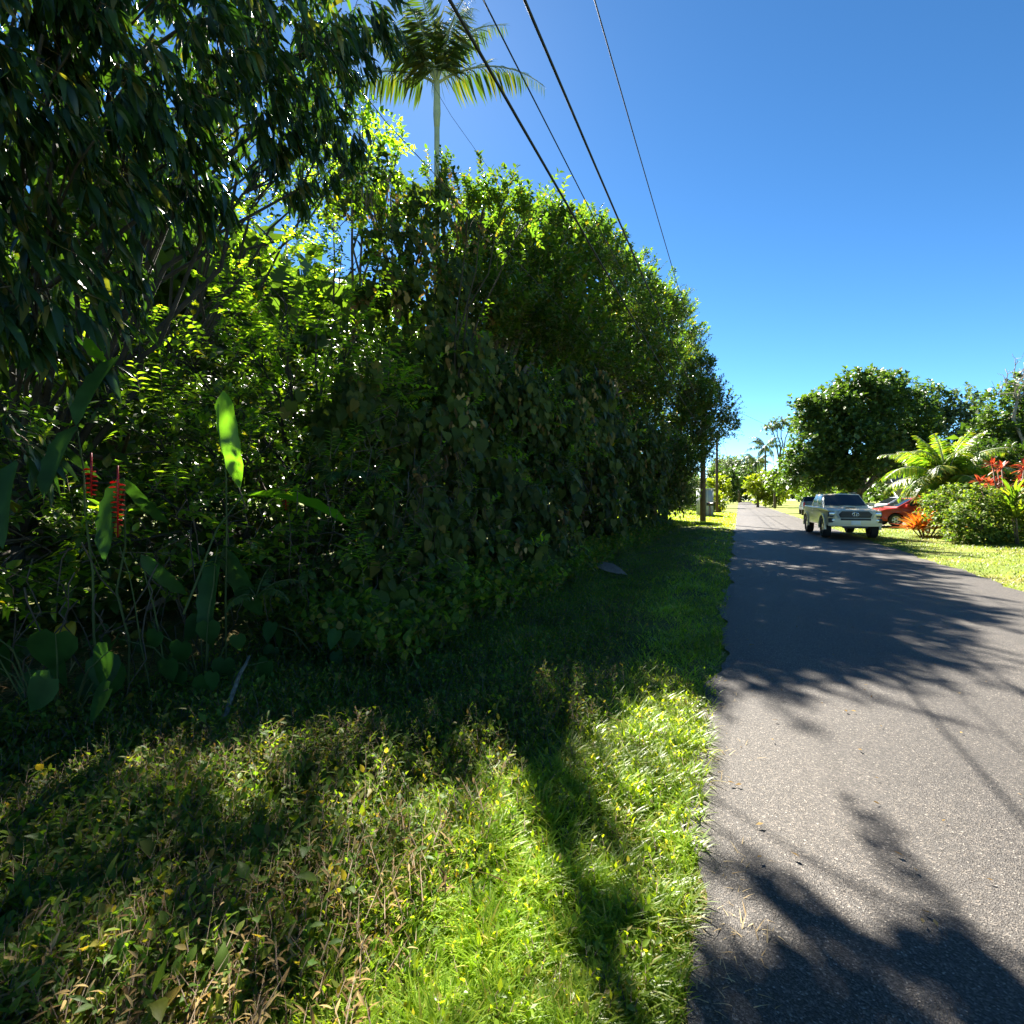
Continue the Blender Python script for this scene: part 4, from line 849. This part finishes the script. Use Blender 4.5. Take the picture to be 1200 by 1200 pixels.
m = MB(); ring(m, 0, .965, .115, .075, -2.715); ring(m, 0, .965, .038, .073, -2.717); ring(m, 0, 1.0, .085, .030, -2.719); m.build('emblem', CHROME, go, True)
for k in range(4): bx('grille_bar', (0, -2.706, .865+.055*k), (.47 if k < 3 else .44, .006, .007), solid('bar_grey', (.06, .06, .06), .5) if k == 0 else bpy.data.materials['bar_grey'], go, 0)
bm_obj('bumper', [(x, y+.10*(abs(x)/.9)**3, z) for z in (.50, .64, .80) for y in (-2.74, -2.60) for x in (-.88, -.6, -.3, 0, .3, .6, .88)],
       [(k*14+i, k*14+i+1, (k+1)*14+i+1, (k+1)*14+i) for k in range(2) for i in range(6)]+[(k*14+7+i, (k+1)*14+7+i, (k+1)*14+8+i, k*14+8+i) for k in range(2) for i in range(6)]+[(i, 7+i, 8+i, i+1) for i in range(6)]+[(28+i, 29+i, 36+i, 35+i) for i in range(6)], BEIGE, T, .01)
bx('lower_grille', (0, -2.745, .765), (.50, .012, .035), TRIM, T, .008)
bx('skid_plate', (0, -2.66, .465), (.42, .06, .045), TRIM, T, .02)
lp = bx('license_plate', (0, -2.756, .635), (.155, .006, .078), WHITE, T, .004)
m = MB()
def glyph(mb, ch, x, y, z, s):
    segs = {'T': [(0, 1, 1, 1), (.5, 0, .5, 1)], 'H': [(0, 0, 0, 1), (1, 0, 1, 1), (0, .5, 1, .5)], 'F': [(0, 0, 0, 1), (0, 1, 1, 1), (0, .5, .8, .5)], '4': [(0, 1, 0, .5), (0, .5, 1, .5), (.8, 0, .8, 1)], '6': [(0, 0, 0, 1), (0, 0, 1, 0), (1, 0, 1, .5), (0, .5, 1, .5), (0, 1, 1, 1)], '1': [(.5, 0, .5, 1)]}[ch]
    for a, b, c, d in segs:
        x0, x1 = sorted((a, c)); z0, z1 = sorted((b, d)); mb.box((x+(x0+x1)/2*s*.6, y, z+(z0+z1)/2*s), (max((x1-x0)*s*.3, .005), .002, max((z1-z0)*s*.5, .005)))
for i, ch in enumerate('HTF'): glyph(m, ch, -.125+.038*i, -2.7635, .61, .045)
for i, ch in enumerate('164'): glyph(m, ch, .015+.038*i, -2.7635, .61, .045)
m.build('plate_characters', TRIM, lp)
sc = bm_obj('hood_scoop', [(-.24, -2.02, 1.165), (.24, -2.02, 1.165), (.30, -1.42, 1.205), (-.30, -1.42, 1.205), (-.20, -1.98, 1.235), (.20, -1.98, 1.235), (.26, -1.45, 1.245), (-.26, -1.45, 1.245)], [(0, 1, 5, 4), (1, 2, 6, 5), (2, 3, 7, 6), (3, 0, 4, 7), (4, 5, 6, 7)], BEIGE, T, .015)
bx('scoop_intake', (0, -2.008, 1.20), (.17, .01, .022), TRIM, sc, .003)
bx('tonneau_cover', (0, 1.84, 1.25), (.78, .72, .03), TRIM, T, .01)  # dark cover lying on the solid bed, in place of an open hollow
m = MB(); m.tube([(.55, -1.38, 1.26), (.1, -1.30, 1.30)], .008, 5); m.tube([(-.1, -1.38, 1.26), (-.55, -1.31, 1.30)], .008, 5); m.build('wiper', TRIM, T)
# blue grey pickup seen from behind
BLUE = paint('blue_grey_paint', (.04, .07, .10))
g = W(951, 590, Y=49)
B2 = vehicle('dark blue pickup truck seen from behind, parked farther up the lawn', 'pickup truck', (g.x, g.y, .02), R(180-4),
    [(-2.64, .66), (-2.66, .98), (-2.60, 1.09), (-2.40, 1.14), (-1.25, 1.22), (.98, 1.25), (2.62, 1.30), (2.67, .7)], .93, (-1.72, 1.52), .39, .48,
    (-1.36, 1.06, 1.26, -.52, .82, 1.76, .82, .66), BLUE, 'pickup_truck', .50, ww=.27)
B2.rotation_euler.z = R(178)
bx('tailgate', (0, 2.66, 1.0), (.70, .03, .24), BLUE, B2, .01)
for s in (-1, 1): bx('tail_lamp', (s*.80, 2.64, 1.02), (.07, .05, .19), TAIL, B2, .02)
bx('bumper', (0, 2.72, .60), (.84, .07, .09), CHROME, B2, .03)
# red hatchback and silver car in the driveway, noses toward the road
REDP = paint('red_paint', (.30, .02, .012)); SILV = paint('silver_paint', (.36, .40, .46))
def road_car(label, c, rz, pm, s=1.0):
    v = vehicle(label, 'car', c, rz, [(-2.12, .52), (-2.16, .68), (-2.05, .84), (-1.75, .93), (-1.15, 1.0), (1.6, 1.05), (2.05, 1.0), (2.12, .6)], .89, (-1.33, 1.32), .33, .39,
        (-1.30, 1.95, 1.03, -.42, 1.25, 1.50, .80, .60), pm, 'parked_car', .28)
    for q in (-1, 1):
        bx('headlight', (q*.62, -2.03, .76), (.17, .07, .06), LAMP, v, .025); bx('tail_lamp', (q*.66, 2.04, .86), (.12, .05, .1), TAIL, v, .02)
    bx('grille', (0, -2.17, .52), (.36, .03, .09), TRIM, v, .02); bx('license_plate', (0, -2.205, .50), (.15, .008, .07), WHITE, v, .003)
    return v
c = W(1037, 616, Y=28.0); road_car('red hatchback in the driveway, nose toward the road, half behind the orange plant', (c.x+1.35, c.y-.25, .13), R(-90+10), REDP)
c = W(1026, 600, Y=36); road_car('silver car parked behind the red hatchback', (c.x+1.5, c.y, .2), R(-90+12), SILV)
# ------------------------------------------------------------------ sky, sun, camera
w = bpy.data.worlds.new('World'); C.world = w; w.use_nodes = True; n = w.node_tree
sky = n.nodes.new('ShaderNodeTexSky'); sky.sky_type = 'NISHITA'; sky.sun_disc = False
el = math.asin(SUN.z); sky.sun_elevation = el; sky.sun_rotation = math.atan2(SUN.x, SUN.y)
sky.air_density = .62; sky.dust_density = .05; sky.ozone_density = 2.5; sky.altitude = 50
bg = n.nodes['Background']; bg.inputs[1].default_value = .05; sky.air_density = .62; hs = n.nodes.new('ShaderNodeHueSaturation'); hs.inputs['Saturation'].default_value = 1.12; hs.inputs['Hue'].default_value = .487; n.links.new(sky.outputs[0], hs.inputs['Color']); gm = n.nodes.new('ShaderNodeGamma'); gm.inputs[1].default_value = 1.32
a1 = n.nodes.new('ShaderNodeVectorMath'); a1.operation = 'SCALE'; a1.inputs['Scale'].default_value = .05/.22
a2 = n.nodes.new('ShaderNodeVectorMath'); a2.operation = 'SCALE'; a2.inputs['Scale'].default_value = .175/.05
n.links.new(hs.outputs[0], a1.inputs[0]); n.links.new(a1.outputs[0], gm.inputs[0]); n.links.new(gm.outputs[0], a2.inputs[0]); n.links.new(a2.outputs[0], bg.inputs[0])
sd = bpy.data.lights.new('sun', 'SUN'); sd.energy = 5.0; sd.angle = R(.53); sd.color = (1, .93, .82)
so = bpy.data.objects.new('sun', sd); COL.objects.link(so); so.rotation_euler = (-SUN).to_track_quat('-Z', 'Y').to_euler(); so.location = (0, 0, 30)
cd = bpy.data.cameras.new('camera'); cd.sensor_width = 36; cd.lens = 18; cd.shift_y = -16/1200; cd.clip_start = .05; cd.clip_end = 2000
co = bpy.data.objects.new('camera', cd); COL.objects.link(co); co.location = (0, 0, CH); co.rotation_euler = (R(90), 0, TH); C.camera = co
vs = C.view_settings; vs.view_transform = 'Standard'; vs.look = 'None'; vs.gamma = 1; vs.exposure = 2.6; vs.use_curve_mapping = False
C.cycles.max_bounces = 8; C.cycles.diffuse_bounces = 5; C.cycles.glossy_bounces = 2; C.cycles.transmission_bounces = 4
